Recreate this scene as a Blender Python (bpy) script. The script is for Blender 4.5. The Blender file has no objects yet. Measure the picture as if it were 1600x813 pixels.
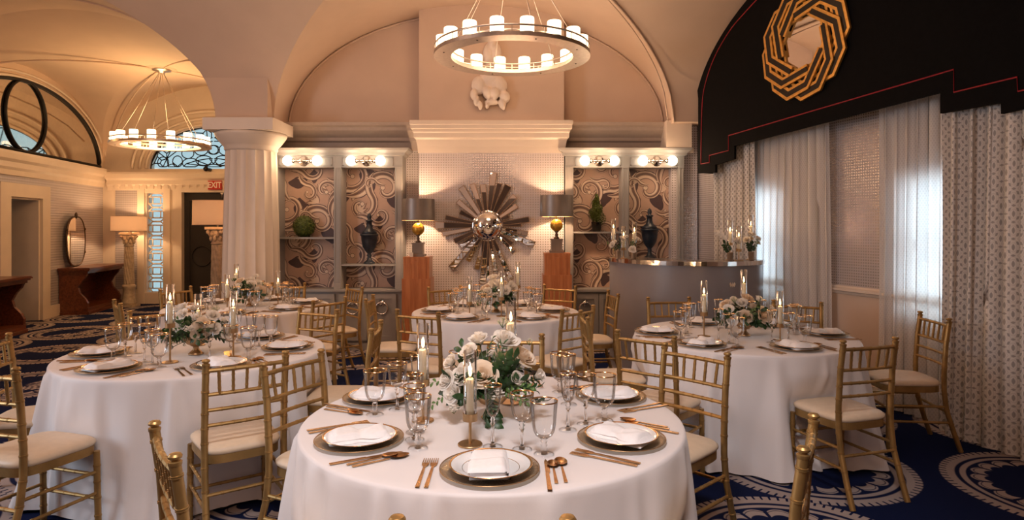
import bpy, math, random
from mathutils import Vector, Matrix, noise
from math import sin, cos, pi, sqrt, atan2, radians as R, exp, log
rnd = random.Random(7)
C = bpy.context.scene.collection
sc = bpy.context.scene

# ------------------------------------------------------------------ camera, light, exposure
F, HY, HC = 1000.0, 354.0, 1.567          # focal length in px (1600 wide), horizon row, eye height
cam = bpy.data.cameras.new('camera')
cam.sensor_width = 36; cam.lens = F / 1600 * 36; cam.shift_y = -(406.5 - HY) / 1600
cam.clip_start = .05
co = bpy.data.objects.new('camera', cam); C.objects.link(co)
co.location = (0, 0, HC); co.rotation_euler = (pi / 2, 0, 0); sc.camera = co
sc.view_settings.view_transform = 'Standard'; sc.view_settings.look = 'None'
sc.view_settings.exposure = 0.0; sc.view_settings.gamma = 1; sc.view_settings.use_curve_mapping = False
sc.cycles.max_bounces = 10; sc.cycles.transparent_max_bounces = 24
sc.cycles.diffuse_bounces = 4; sc.cycles.glossy_bounces = 5; sc.cycles.transmission_bounces = 6
sc.cycles.caustics_reflective = False; sc.cycles.caustics_refractive = False
sc.cycles.sample_clamp_indirect = 6
w = bpy.data.worlds.new('sky'); sc.world = w; w.use_nodes = True
w.node_tree.nodes['Background'].inputs[0].default_value = (.55, .74, .82, 1)
w.node_tree.nodes['Background'].inputs[1].default_value = 1.0

WARM = (1, .58, .27); WARM2 = (1, .63, .36); DAY = (.72, .85, 1)
def lamp(name, kind, loc, power, color, size=.1, rot=(0, 0, 0), size_y=None):
    l = bpy.data.lights.new(name, kind); l.energy = power; l.color = color
    if kind == 'AREA':
        l.size = size
        if size_y: l.shape = 'RECTANGLE'; l.size_y = size_y
    else: l.shadow_soft_size = size
    o = bpy.data.objects.new(name, l); C.objects.link(o); o.location = loc; o.rotation_euler = rot
    return o
# unseen fill lamps added outside the frame to brighten vault and tables
lamp('bay_lamp', 'POINT', (-.5, -.3, 3.2), 78, (1, .60, .39), .5)
lamp('bay_lamp', 'POINT', (-4.9, 3.6, 3.3), 85, (1, .62, .40), .5)
# light of the chandeliers in view (their glass shades glow as well)
CH1, CH2 = (0, 6.17, 3.19), (-5.75, 10.5, 2.88)
lamp('chandelier_lamp', 'POINT', (CH1[0], CH1[1], CH1[2] + .2), 44, (1, .58, .33), .45)
lamp('chandelier_lamp', 'POINT', (CH2[0], CH2[1], CH2[2] + .2), 95, (1, .57, .23), .45)
# added fill spots without fittings, brightening the tables and the near drape
def spot(x, y, tx, ty, power, col, ang=62):
    o = lamp('ceiling_spot', 'SPOT', (x, y, 4.2), power, col, .38); o.data.spot_size = R(ang); o.data.spot_blend = .6
    o.rotation_euler = (Vector((tx, ty, .75)) - Vector((x, y, 4.2))).to_track_quat('-Z', 'Y').to_euler()
spot(-.15, .35, -.08, 2.6, 430, (1, .97, .99)); spot(-2.2, 3.0, -2.04, 4.2, 108, (1, .89, .86)); spot(1.9, 3.4, 1.85, 4.7, 190, (1, .87, .82), 80)
spot(2.2, 1.6, 3.3, 4.4, 120, (1, .90, .86), 50); spot(-.3, 5.4, -.15, 6.1, 45, (1, .72, .55)); spot(-2.5, 5.6, -2.68, 6.5, 45, (1, .74, .58))
# daylight: the windows behind the sheers, and an added light for assumed daylight from the left, out of frame
RW = lambda Y, off=0: Vector((5.12 - off * 1.053 - .33 * Y, Y, 0))    # the right wall's line
AR = atan2(-1, .33)
def rw_area(Y, wd, power):
    p = RW(Y, -.3); lamp('window_daylight', 'AREA', (p.x, p.y, 1.42), power, DAY, wd, (pi / 2, 0, AR + pi), 1.25)
rw_area(7.15, .8, 30); rw_area(5.08, .85, 40)
lamp('window_daylight', 'AREA', (-5.7, 2.2, 1.9), 85, DAY, 1.6, (pi / 2, 0, -pi / 2), 1.6)  # bare area light added inside the room; the left wall has no window

# ------------------------------------------------------------------ helpers: materials
class X_:
    """a little algebra of math nodes"""
    def __init__(s, nt, sock): s.nt, s.s = nt, sock
    def _op(s, op, b=None, c=None, rev=False):
        n = s.nt.nodes.new('ShaderNodeMath'); n.operation = op
        a = [s, b] if not rev else [b, s]
        if c is not None: a.append(c)
        for i, q in enumerate(a):
            if q is None: continue
            if isinstance(q, X_): s.nt.links.new(q.s, n.inputs[i])
            else: n.inputs[i].default_value = q
        return X_(s.nt, n.outputs[0])
    def __add__(s, b): return s._op('ADD', b)
    __radd__ = __add__
    def __sub__(s, b): return s._op('SUBTRACT', b)
    def __rsub__(s, b): return s._op('SUBTRACT', b, rev=True)
    def __mul__(s, b): return s._op('MULTIPLY', b)
    __rmul__ = __mul__
    def __truediv__(s, b): return s._op('DIVIDE', b)
    def sin(s): return s._op('SINE')
    def cos(s): return s._op('COSINE')
    def fract(s): return s._op('FRACT')
    def floor(s): return s._op('FLOOR')
    def abs(s): return s._op('ABSOLUTE')
    def sqrt(s): return s._op('SQRT')
    def log(s): return s._op('LOGARITHM', math.e)
    def atan2(s, b): return s._op('ARCTAN2', b)
    def min(s, b): return s._op('MINIMUM', b)
    def max(s, b): return s._op('MAXIMUM', b)
    def lt(s, b): return s._op('LESS_THAN', b)
    def gt(s, b): return s._op('GREATER_THAN', b)
    def ss(s, a, b):
        n = s.nt.nodes.new('ShaderNodeMapRange'); n.interpolation_type = 'SMOOTHSTEP'
        s.nt.links.new(s.s, n.inputs[0]); n.inputs[1].default_value = a; n.inputs[2].default_value = b
        return X_(s.nt, n.outputs[0])
    def band(s, a, b, e=.01): return s.ss(a - e, a + e) * (1 - s.ss(b - e, b + e))
def lin(c):
    return tuple((x / 255 / 12.92 if x / 255 <= .04045 else ((x / 255 + .055) / 1.055) ** 2.4) for x in c[:3])
def rgb(nt, c):
    n = nt.nodes.new('ShaderNodeRGB'); n.outputs[0].default_value = (*c, 1); return n.outputs[0]
def mixc(nt, f, a, b):
    n = nt.nodes.new('ShaderNodeMix'); n.data_type = 'RGBA'
    if isinstance(f, X_): nt.links.new(f.s, n.inputs[0])
    else: n.inputs[0].default_value = f
    for q, i in ((a, 6), (b, 7)):
        if isinstance(q, tuple): n.inputs[i].default_value = (*q[:3], 1)
        else: nt.links.new(q, n.inputs[i])
    return n.outputs[2]
def coords(nt, kind='Object'):
    t = nt.nodes.new('ShaderNodeTexCoord'); sp = nt.nodes.new('ShaderNodeSeparateXYZ')
    nt.links.new(t.outputs[kind], sp.inputs[0])
    return [X_(nt, sp.outputs[i]) for i in range(3)], t.outputs[kind]
def noise_n(nt, vec, scale, detail=2, rough=.5):
    n = nt.nodes.new('ShaderNodeTexNoise'); n.inputs['Scale'].default_value = scale
    n.inputs['Detail'].default_value = detail; n.inputs['Roughness'].default_value = rough
    if vec is not None: nt.links.new(vec, n.inputs['Vector'])
    return X_(nt, n.outputs[0])
def new_mat(name):
    m = bpy.data.materials.new(name); m.use_nodes = True
    nt = m.node_tree; return m, nt, nt.nodes['Principled BSDF']
def bump(nt, p, h, strength=.2, dist=.005):
    b = nt.nodes.new('ShaderNodeBump'); b.inputs['Strength'].default_value = strength; b.inputs['Distance'].default_value = dist
    nt.links.new(h.s, b.inputs['Height']); nt.links.new(b.outputs[0], p.inputs['Normal'])
def mat(name, c, rough=.5, metal=0, var=.08, scale=20, bmp=0, coat=0, spec=.5, trans=0, sheen=0, emit=None, es=0):
    m, nt, p = new_mat(name)
    (x, y, z), v = coords(nt)
    n = noise_n(nt, v, scale, 4)
    c2 = tuple(max(0, q * (1 - 2 * var)) for q in c); c3 = tuple(min(1, q * (1 + var)) for q in c)
    nt.links.new(mixc(nt, n.ss(.3, .7), c2, c3), p.inputs['Base Color'])
    p.inputs['Roughness'].default_value = rough; p.inputs['Metallic'].default_value = metal
    p.inputs['Coat Weight'].default_value = coat; p.inputs['Specular IOR Level'].default_value = spec
    p.inputs['Transmission Weight'].default_value = trans; p.inputs['Sheen Weight'].default_value = sheen
    if emit: p.inputs['Emission Color'].default_value = (*emit, 1); p.inputs['Emission Strength'].default_value = es
    if bmp: bump(nt, p, n, bmp, .003)
    return m
def m_thin_glass(name, tint=(.97, .98, .98), gloss=.06, rough=.02):
    m, nt, p = new_mat(name); nt.nodes.remove(p)
    t = nt.nodes.new('ShaderNodeBsdfTransparent'); t.inputs[0].default_value = (*tint, 1)
    g = nt.nodes.new('ShaderNodeBsdfGlossy'); g.inputs['Roughness'].default_value = rough
    lw = nt.nodes.new('ShaderNodeLayerWeight'); lw.inputs[0].default_value = .25
    f = X_(nt, lw.outputs['Fresnel']); k = (f * .75 + gloss).min(.9)
    mx = nt.nodes.new('ShaderNodeMixShader'); nt.links.new(k.s, mx.inputs[0])
    nt.links.new(t.outputs[0], mx.inputs[1]); nt.links.new(g.outputs[0], mx.inputs[2])
    nt.links.new(mx.outputs[0], nt.nodes['Material Output'].inputs[0])
    return m
def m_emit(name, c, s):
    m, nt, p = new_mat(name)
    (x, y, z), v = coords(nt); n = noise_n(nt, v, 8)
    nt.links.new(mixc(nt, n, c, tuple(q * .95 for q in c)), p.inputs['Emission Color'])
    p.inputs['Base Color'].default_value = (.8, .75, .7, 1); p.inputs['Emission Strength'].default_value = s
    return m

# ------------------------------------------------------------------ helpers: meshes
class MB:
    def __init__(s): s.v, s.f, s.m, s.sm, s.uv = [], [], [], [], None
    def add(s, vs, fs, mi=0, smooth=False, M=None):
        b = len(s.v)
        s.v += [tuple(M @ Vector(p)) for p in vs] if M is not None else [tuple(p) for p in vs]
        s.f += [tuple(b + i for i in f) for f in fs]; s.m += [mi] * len(fs); s.sm += [smooth] * len(fs)
        return s
    def box(s, x0, y0, z0, x1, y1, z1, mi=0, M=None):
        vs = [(x, y, z) for z in (z0, z1) for y in (y0, y1) for x in (x0, x1)]
        return s.add(vs, [(0, 2, 3, 1), (4, 5, 7, 6), (0, 1, 5, 4), (2, 6, 7, 3), (0, 4, 6, 2), (1, 3, 7, 5)], mi, False, M)
    def lathe(s, prof, n=16, mi=0, M=None, smooth=True, flute=None, cap=True, arc=2 * pi):
        vs, fs, k = [], [], len(prof); full = arc > 6.28
        for i in range(n if full else n + 1):
            a = arc * i / n
            for r, z in prof:
                rr = flute(a, r, z) if flute else r
                vs.append((rr * cos(a), rr * sin(a), z))
        for i in range(n):
            j = (i + 1) % n if full else i + 1
            for q in range(k - 1): fs.append((i * k + q, j * k + q, j * k + q + 1, i * k + q + 1))
        if cap and full:
            if prof[0][0] > 1e-5: fs.append(tuple(i * k for i in reversed(range(n))))
            if prof[-1][0] > 1e-5: fs.append(tuple(i * k + k - 1 for i in range(n)))
        return s.add(vs, fs, mi, smooth, M)
    def tube(s, pts, rad, n=8, mi=0, M=None, smooth=True, closed=False, cap=True, flat=1):
        pts = [Vector(p) for p in pts]; k = len(pts); vs, fs = [], []
        if not isinstance(rad, (list, tuple)): rad = [rad] * k
        up = None
        for i, p in enumerate(pts):
            a = pts[(i - 1) % k] if (closed or i > 0) else p
            b = pts[(i + 1) % k] if (closed or i < k - 1) else p
            t = (b - a).normalized() if (b - a).length > 1e-9 else Vector((0, 0, 1))
            if up is None:
                up = Vector((0, 0, 1)) if abs(t.z) < .9 else Vector((1, 0, 0))
            up = (up - t * up.dot(t))
            up = up.normalized() if up.length > 1e-6 else t.orthogonal().normalized()
            sd = t.cross(up)
            for q in range(n):
                g = 2 * pi * q / n
                vs.append(p + (sd * cos(g) + up * sin(g) * flat) * rad[i])
        for i in range(k if closed else k - 1):
            j = (i + 1) % k
            for q in range(n):
                q2 = (q + 1) % n; fs.append((i * n + q, i * n + q2, j * n + q2, j * n + q))
        if cap and not closed:
            fs.append(tuple(reversed(range(n)))); fs.append(tuple((k - 1) * n + q for q in range(n)))
        return s.add(vs, fs, mi, smooth, M)
    def prism(s, poly, z0, z1, mi=0, M=None, smooth=False):
        n = len(poly); vs = [(x, y, z0) for x, y in poly] + [(x, y, z1) for x, y in poly]
        fs = [tuple(reversed(range(n))), tuple(range(n, 2 * n))] + [(i, (i + 1) % n, n + (i + 1) % n, n + i) for i in range(n)]
        return s.add(vs, fs, mi, smooth, M)
    def sweep(s, prof, path, mi=0, M=None, closed=False):
        """profile (out, z) carried along a horizontal path [(x, y)], out = left of travel"""
        k, vs, fs = len(prof), [], []
        P = [Vector((x, y)) for x, y in path]; n = len(P)
        for i, p in enumerate(P):
            d0 = (p - P[i - 1]).normalized() if i > 0 else None
            d1 = (P[i + 1] - p).normalized() if i < n - 1 else None
            d0 = d0 or d1; d1 = d1 or d0
            n0, n1 = Vector((-d0.y, d0.x)), Vector((-d1.y, d1.x))
            m = (n0 + n1).normalized(); m /= max(.2, m.dot(n0))
            for o, z in prof: vs.append((p.x + m.x * o, p.y + m.y * o, z))
        for i in range(n - 1):
            for q in range(k): fs.append((i * k + q, (i + 1) * k + q, (i + 1) * k + (q + 1) % k, i * k + (q + 1) % k))
        fs.append(tuple(range(k))); fs.append(tuple((n - 1) * k + q for q in reversed(range(k))))
        return s.add(vs, fs, mi, False, M)
    def ball(s, c, r, mi=0, n=12, m=8, M=None):
        rx, ry, rz = r if isinstance(r, tuple) else (r, r, r)
        pr = [(sin(pi * i / m), -cos(pi * i / m)) for i in range(m + 1)]; pr[0] = (1e-6, -1); pr[-1] = (1e-6, 1)
        T = Matrix.Translation(c) @ Matrix.Diagonal((rx, ry, rz, 1))
        return s.lathe(pr, n, mi, (M @ T) if M is not None else T, cap=False)
    def grid(s, fn, nu, nv, mi=0, smooth=True, uv=None, M=None):
        vs = [fn(i / nu, j / nv) for j in range(nv + 1) for i in range(nu + 1)]
        fs = [(j * (nu + 1) + i, j * (nu + 1) + i + 1, (j + 1) * (nu + 1) + i + 1, (j + 1) * (nu + 1) + i) for j in range(nv) for i in range(nu)]
        if uv:
            s.uv = s.uv or {}
            b = len(s.v)
            for j in range(nv + 1):
                for i in range(nu + 1): s.uv[b + j * (nu + 1) + i] = uv(i / nu, j / nv)
        return s.add(vs, fs, mi, smooth, M)
    def mesh(s, name, mats, sharp=None):
        me = bpy.data.meshes.new(name); me.from_pydata(s.v, [], s.f)
        for m in (mats if isinstance(mats, (list, tuple)) else [mats]): me.materials.append(m)
        me.polygons.foreach_set('material_index', s.m); me.polygons.foreach_set('use_smooth', s.sm)
        if s.uv:
            l = me.uv_layers.new(name='UVMap')
            for q in me.loops: l.data[q.index].uv = s.uv.get(q.vertex_index, (0, 0))
        if sharp: me.set_sharp_from_angle(angle=R(sharp))
        me.update(); return me
    def build(s, name, mats, parent=None, loc=(0, 0, 0), rz=0, sharp=None):
        return put(name, s.mesh(name, mats, sharp), parent, loc, rz)
def put(name, me, parent=None, loc=(0, 0, 0), rz=0, rot=None, scale=None):
    o = bpy.data.objects.new(name, me); C.objects.link(o)
    if parent: o.parent = parent
    o.location = loc; o.rotation_euler = rot or (0, 0, rz)
    if scale: o.scale = scale if isinstance(scale, (tuple, list)) else (scale,) * 3
    return o
def tag(o, label, cat, group=None):
    o['label'] = label; o['category'] = cat
    if group: o['group'] = group
    return o
def thing(name, label, cat, loc=(0, 0, 0), rz=0, group=None):
    o = bpy.data.objects.new(name, None); C.objects.link(o); o.empty_display_size = .1
    o.location = loc; o.rotation_euler = (0, 0, rz); return tag(o, label, cat, group)
def struct(o): o['kind'] = 'structure'; return o
def stuff(o): o['kind'] = 'stuff'; return o
def T(x=0, y=0, z=0, rz=0, rx=0, ry=0, s=1):
    return Matrix.Translation((x, y, z)) @ Matrix.Rotation(rz, 4, 'Z') @ Matrix.Rotation(ry, 4, 'Y') @ Matrix.Rotation(rx, 4, 'X') @ Matrix.Scale(s, 4)
def wall_boxes(mb, x0, x1, y0, y1, z0, z1, openings, splits=(), mi=lambda z: 0):
    xs = sorted({x0, x1} | {o[0] for o in openings} | {o[1] for o in openings})
    zs = sorted({z0, z1} | {o[2] for o in openings} | {o[3] for o in openings} | set(splits))
    for a, b in zip(xs, xs[1:]):
        for c, d in zip(zs, zs[1:]):
            mx, mz = (a + b) / 2, (c + d) / 2
            if any(o[0] < mx < o[1] and o[2] < mz < o[3] for o in openings): continue
            mb.box(a, y0, c, b, y1, d, mi(mz))

# ------------------------------------------------------------------ materials
PLASTER = mat('warm_white_plaster', lin((216, 193, 174)), .7, var=.015, scale=3)
PAINT = mat('cream_paint', lin((228, 214, 200)), .45, var=.015, scale=5)
GREYPAINT = mat('taupe_grey_paint', lin((156, 153, 151)), .42, var=.02, scale=4)
CREAMCAB = GREYPAINT
def m_grid(name, pitch, ax, base, metal, fill=.33):
    m, nt, p = new_mat(name)
    c, v = coords(nt); a, b = c[ax], c[2]
    u = ((a / pitch).fract() - .5).abs(); t = ((b / pitch).fract() - .5).abs()
    sq = 1 - (u.max(t)).ss(fill - .02, fill + .02)
    n = noise_n(nt, v, 2.5, 3)
    nt.links.new(mixc(nt, sq, mixc(nt, n, tuple(q * .93 for q in base), base), metal), p.inputs['Base Color'])
    nt.links.new((sq * .72).s, p.inputs['Metallic']); nt.links.new((.55 - sq * .28).s, p.inputs['Roughness'])
    bump(nt, p, 1 - sq, .12, .002)
    return m
GRIDX = m_grid('punched_silver_wallcovering', .0315, 0, lin((204, 197, 200)), lin((212, 202, 196)), .24)
GRIDR = m_grid('punched_silver_wallcovering_right', .026, 0, lin((186, 178, 180)), lin((205, 195, 188)), .30)
def m_rib(name):
    m, nt, p = new_mat(name); c, v = coords(nt)
    r = (c[2] * (2 * pi / .045)).sin() * .5 + .5
    q = ((c[0] * (2 * pi / .045)).sin() * .5 + .5) * .35
    nt.links.new(mixc(nt, r * .75 + q * .6, lin((176, 171, 178)), lin((206, 201, 206))), p.inputs['Base Color'])
    p.inputs['Roughness'].default_value = .35; p.inputs['Metallic'].default_value = .25
    bump(nt, p, r, .5, .004); return m
RIB = m_rib('ribbed_silver_fabric')
def m_carpet():
    m, nt, p = new_mat('navy_patterned_carpet'); (x, y, z), v = coords(nt)
    wx = noise_n(nt, v, 1.7, 1); x = x + (wx - .5) * .05
    # lattice of rings; neighbouring rings run together
    A, B = (1.36, -.42), (-.55, -1.15); det = A[0] * B[1] - A[1] * B[0]; ox, oy = 3.3, 3.8
    px, py = x - ox, y - oy
    ia = ((px * B[1] - py * B[0]) * (1 / det)); ib = ((py * A[0] - px * A[1]) * (1 / det))
    fa, fb = ia.floor(), ib.floor()
    d = None; ang = None
    for i in (0, 1):
        for j in (0, 1):
            cx = (fa + i) * A[0] + (fb + j) * B[0]; cy = (fa + i) * A[1] + (fb + j) * B[1]
            dx, dy = px - cx, py - cy
            r = (dx * dx + dy * dy).sqrt(); a = dy.atan2(dx)
            if d is None: d, ang = r, a
            else:
                k = r.lt(d); ang = ang + (a - ang) * k; d = d.min(r)
    teeth = ((ang * (64 / (2 * pi))).fract() - .5).abs().ss(.30, .40)
    outer = d.band(.555, .64, .006) * (1 - (1 - teeth * 1.0) * 0) 
    notch = d.band(.60, .645, .004) * ((ang * (84 / (2 * pi))).fract()).gt(.72)
    outer = (outer - notch).max(0)
    line = d.band(.495, .528, .005)
    pt = ((ang * (20 / (2 * pi))).fract() - .5).abs()
    pet = (d + pt * pt * .16).band(.405, .475, .005) * (1 - pt.ss(.40, .44)) * (1 - (d + pt * pt * .16).band(.455, .463, .003) * .8)
    sel = ((fa * 3 + fb * 5).sin() * 43.7).fract().gt(.8) * x.lt(-2.2)
    lace = ((ang * 8).cos() * .05 + d).band(.10, .33, .01) * ((ang * 24).cos() * (d * 70).sin()).gt(-.25)
    f = outer.max(line).max(pet).max(lace * sel)
    n = noise_n(nt, v, 900, 2)
    nav = mixc(nt, n, lin((10, 19, 52)), lin((22, 34, 74))); bei = mixc(nt, n, lin((150, 136, 132)), lin((186, 172, 166)))
    nt.links.new(mixc(nt, f, nav, bei), p.inputs['Base Color'])
    p.inputs['Roughness'].default_value = .95; p.inputs['Specular IOR Level'].default_value = .1
    bump(nt, p, n, .5, .004); return m
CARPET = m_carpet()
WP = [mat('wallpaper_' + n_, lin(c_), .5, var=.03, scale=8) for n_, c_ in (('taupe', (198, 166, 148)), ('plum', (84, 66, 70)), ('cream', (218, 194, 174)), ('brown', (138, 110, 98)), ('pale', (228, 208, 190)), ('mauve', (150, 120, 110)))]
WALLPAPER = WP[0]

def m_drape():
    m, nt, p = new_mat('grey_interlaced_leaf_drape'); (u, v_, _), vec = coords(nt, 'UV')
    A, B = ((u / .088).fract() - .5).abs(), ((v_ / .114).fract() - .5).abs()
    A2, B2 = .5 - A, .5 - B
    lens = lambda p, q: 1 - (p + q * q * 2.0).ss(.075, .10)
    dia = lambda p, q: 1 - (p * .5 + q).ss(.07, .085)
    rect = 1 - ((A - .25) + (B - .25) * .35).abs().ss(.06, .08).max((B - .25).abs().ss(.085, .105))
    f = lens(A, B).max(lens(A2, B2)).max(dia(A, B2)).max(dia(A2, B)).max(rect)
    edge = ((A * A * 1.6 + B * B).sqrt() * 40).sin() * .5 + .5
    col = mixc(nt, f, mixc(nt, edge, lin((216, 212, 208)), lin((230, 226, 222))), lin((164, 161, 160)))
    nt.links.new(col, p.inputs['Base Color']); p.inputs['Roughness'].default_value = .45; p.inputs['Sheen Weight'].default_value = .3
    return m
DRAPE = m_drape()
def m_sheer():
    m, nt, p = new_mat('white_honeycomb_sheer'); nt.nodes.remove(p); (u, v_, _), vec = coords(nt, 'UV')
    a, b = u / .022, v_ / .019
    k = (((a + (b.floor() * .5)).fract() - .5).abs() * 1.3).max((b.fract() - .5).abs())
    hole = 1 - k.ss(.30, .42)
    d = nt.nodes.new('ShaderNodeBsdfDiffuse'); d.inputs[0].default_value = (.93, .90, .88, 1)
    tl = nt.nodes.new('ShaderNodeBsdfTranslucent'); tl.inputs[0].default_value = (.80, .80, .80, 1)
    tr = nt.nodes.new('ShaderNodeBsdfTransparent')
    m1 = nt.nodes.new('ShaderNodeMixShader'); m1.inputs[0].default_value = .28
    nt.links.new(d.outputs[0], m1.inputs[1]); nt.links.new(tl.outputs[0], m1.inputs[2])
    m2 = nt.nodes.new('ShaderNodeMixShader'); nt.links.new((hole * .09 + .07).s, m2.inputs[0])
    nt.links.new(m1.outputs[0], m2.inputs[1]); nt.links.new(tr.outputs[0], m2.inputs[2])
    nt.links.new(m2.outputs[0], nt.nodes['Material Output'].inputs[0]); return m
SHEER = m_sheer()
def m_linen():
    m, nt, p = new_mat('white_satin_linen'); (x, y, z), v = coords(nt)
    n = noise_n(nt, v, 300, 2); n2 = noise_n(nt, v, 3, 2)
    nt.links.new(mixc(nt, n2, lin((228, 222, 222)), lin((240, 235, 234))), p.inputs['Base Color'])
    p.inputs['Roughness'].default_value = .55; p.inputs['Sheen Weight'].default_value = .25
    bump(nt, p, n, .15, .001); return m
LINEN = m_linen()
NAPKIN = mat('white_napkin_cloth', lin((246, 243, 243)), .7, var=.015, scale=60, bmp=.05)
GOLD = mat('gold_chair_paint', (.46, .285, .105), .42, .72, var=.10, scale=12)
GOLDRIM = mat('polished_gold', (.85, .55, .27), .18, 1, var=.05)
COPPER = mat('rose_gold_cutlery', (.60, .37, .19), .26, 1, var=.08, scale=40)
BRASS = mat('brushed_brass', (.55, .36, .19), .36, .95, var=.06, scale=30)
CUSHION = mat('cream_leatherette', lin((226, 205, 178)), .5, var=.02, scale=30, bmp=.05)
PLATE = mat('white_porcelain', lin((232, 234, 236)), .12, var=.01, coat=.5)
CHARGER = m_thin_glass('smoky_champagne_glass', (.70, .64, .55), .22, .08)
GLASS = m_thin_glass('clear_glass', (.985, .987, .988), .03, .015)
def m_solid_glass():
    m, nt, p = new_mat('crystal_stem'); (x, y, z), v = coords(nt)
    nt.links.new(mixc(nt, noise_n(nt, v, 9), (.97, .97, .97), (1, 1, 1)), p.inputs['Base Color'])
    p.inputs['Transmission Weight'].default_value = 1; p.inputs['Roughness'].default_value = .01; p.inputs['IOR'].default_value = 1.45
    return m
CRYSTAL = m_solid_glass()
WAX = mat('ivory_wax', lin((250, 238, 214)), .5, var=.01, emit=(1, .62, .3), es=.12)  # faint emission stands in for the flame's glow in the wax
WAX.node_tree.nodes['Principled BSDF'].inputs['Subsurface Weight'].default_value = .0
FLAME = m_emit('candle_flame', (1, .56, .20), 9)
SHADE_GLOW = m_emit('lit_opal_glass', (1, .74, .44), 4.2)
GLOBE_GLOW = m_emit('lit_white_globe', (1, .80, .56), 7)

LEAF = mat('dark_green_leaf', lin((44, 76, 38)), .42, var=.25, scale=25)
LEAF2 = mat('fresh_green_leaf', lin((86, 118, 58)), .45, var=.2, scale=25)
BOX = mat('boxwood_leaf', lin((86, 100, 30)), .5, var=.3, scale=60)
CHROME = mat('polished_nickel', (.75, .72, .70), .1, 1, var=.02)
STEEL = mat('brushed_nickel', (.62, .55, .50), .33, .95, var=.05, scale=30)
MIRROR = mat('mirror_glass', (.86, .86, .86), .015, 1, var=.005)
BRONZE = mat('dark_bronze', (.10, .065, .045), .35, .8, var=.1)
PEWTER = mat('pewter_metal_shade', (.27, .23, .205), .42, .7, var=.08, scale=6)
BLACK = mat('black_lacquer', lin((20, 17, 16)), .25, var=.1)
IRON = mat('black_iron', lin((26, 24, 24)), .45, .4, var=.1)
VELVET = mat('black_felt', lin((9, 8, 10)), .85, var=.15, scale=30, spec=.15)
PIPING = mat('red_cord', lin((165, 18, 32)), .5, var=.08)
GILT = mat('antique_gilt', (.82, .45, .11), .38, .6, var=.08, scale=25)
NAVY = mat('dark_blue_glaze', lin((32, 42, 56)), .35, var=.2, scale=15, coat=.2)
def m_wood(name, c1, c2, ax=2, rough=.35):
    m, nt, p = new_mat(name); c, v = coords(nt)
    mp = nt.nodes.new('ShaderNodeMapping'); sc_ = [14, 14, 14]; sc_[ax] = 1.2; mp.inputs['Scale'].default_value = sc_
    nt.links.new(v, mp.inputs[0]); n = noise_n(nt, mp.outputs[0], 2.2, 5, .6)
    nt.links.new(mixc(nt, n.ss(.3, .7), c1, c2), p.inputs['Base Color']); p.inputs['Roughness'].default_value = rough
    p.inputs['Coat Weight'].default_value = .2; return m
CHERRY = m_wood('cherry_wood', lin((176, 104, 62)), lin((202, 130, 82)))
MAHOG = m_wood('mahogany_wood', lin((82, 40, 22)), lin((122, 66, 38)), 0)
MARBLE = mat('beige_marble', lin((196, 172, 140)), .15, var=.1, scale=6)
LAMPSTONE = mat('painted_plaster_column', lin((196, 180, 158)), .6, var=.12, scale=14, bmp=.1)
SHADEC = None
def m_shade(name, c, tr):
    m, nt, p = new_mat(name); nt.nodes.remove(p); (x, y, z), v = coords(nt)
    n = noise_n(nt, v, 120, 2); cc = mixc(nt, n, tuple(q * .92 for q in c), c)
    d = nt.nodes.new('ShaderNodeBsdfDiffuse'); t = nt.nodes.new('ShaderNodeBsdfTranslucent')
    nt.links.new(cc, d.inputs[0]); nt.links.new(cc, t.inputs[0])
    mx = nt.nodes.new('ShaderNodeMixShader'); mx.inputs[0].default_value = tr
    nt.links.new(d.outputs[0], mx.inputs[1]); nt.links.new(t.outputs[0], mx.inputs[2])
    nt.links.new(mx.outputs[0], nt.nodes['Material Output'].inputs[0]); return m
SHADEC = m_shade('linen_drum_shade', lin((216, 192, 174)), .10)
ROSE = m_shade('ivory_rose_petal', lin((252, 247, 240)), .30); ROSE2 = m_shade('blush_rose_petal', lin((250, 234, 214)), .30)
DARKDOOR = mat('charcoal_door_paint', lin((44, 41, 40)), .4, var=.04)
SIGNRED = mat('exit_sign_red', lin((190, 40, 34)), .4, var=.03)
SIGNWHITE = mat('exit_sign_letters', lin((240, 225, 215)), .5, var=.02)
PANE = m_thin_glass('window_glass', (.93, .97, .97), .05, .02)
WHITEPL = mat('white_plaster_cast', lin((236, 224, 214)), .55, var=.03, scale=9)
GREYBAR = mat('grey_bar_front', lin((146, 142, 146)), .32, var=.03, scale=3)
DARKROOM = mat('shadowed_grey_green_paint', lin((112, 112, 104)), .7, var=.04)  # grey-green paint of the closet behind the left doorway

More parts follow.
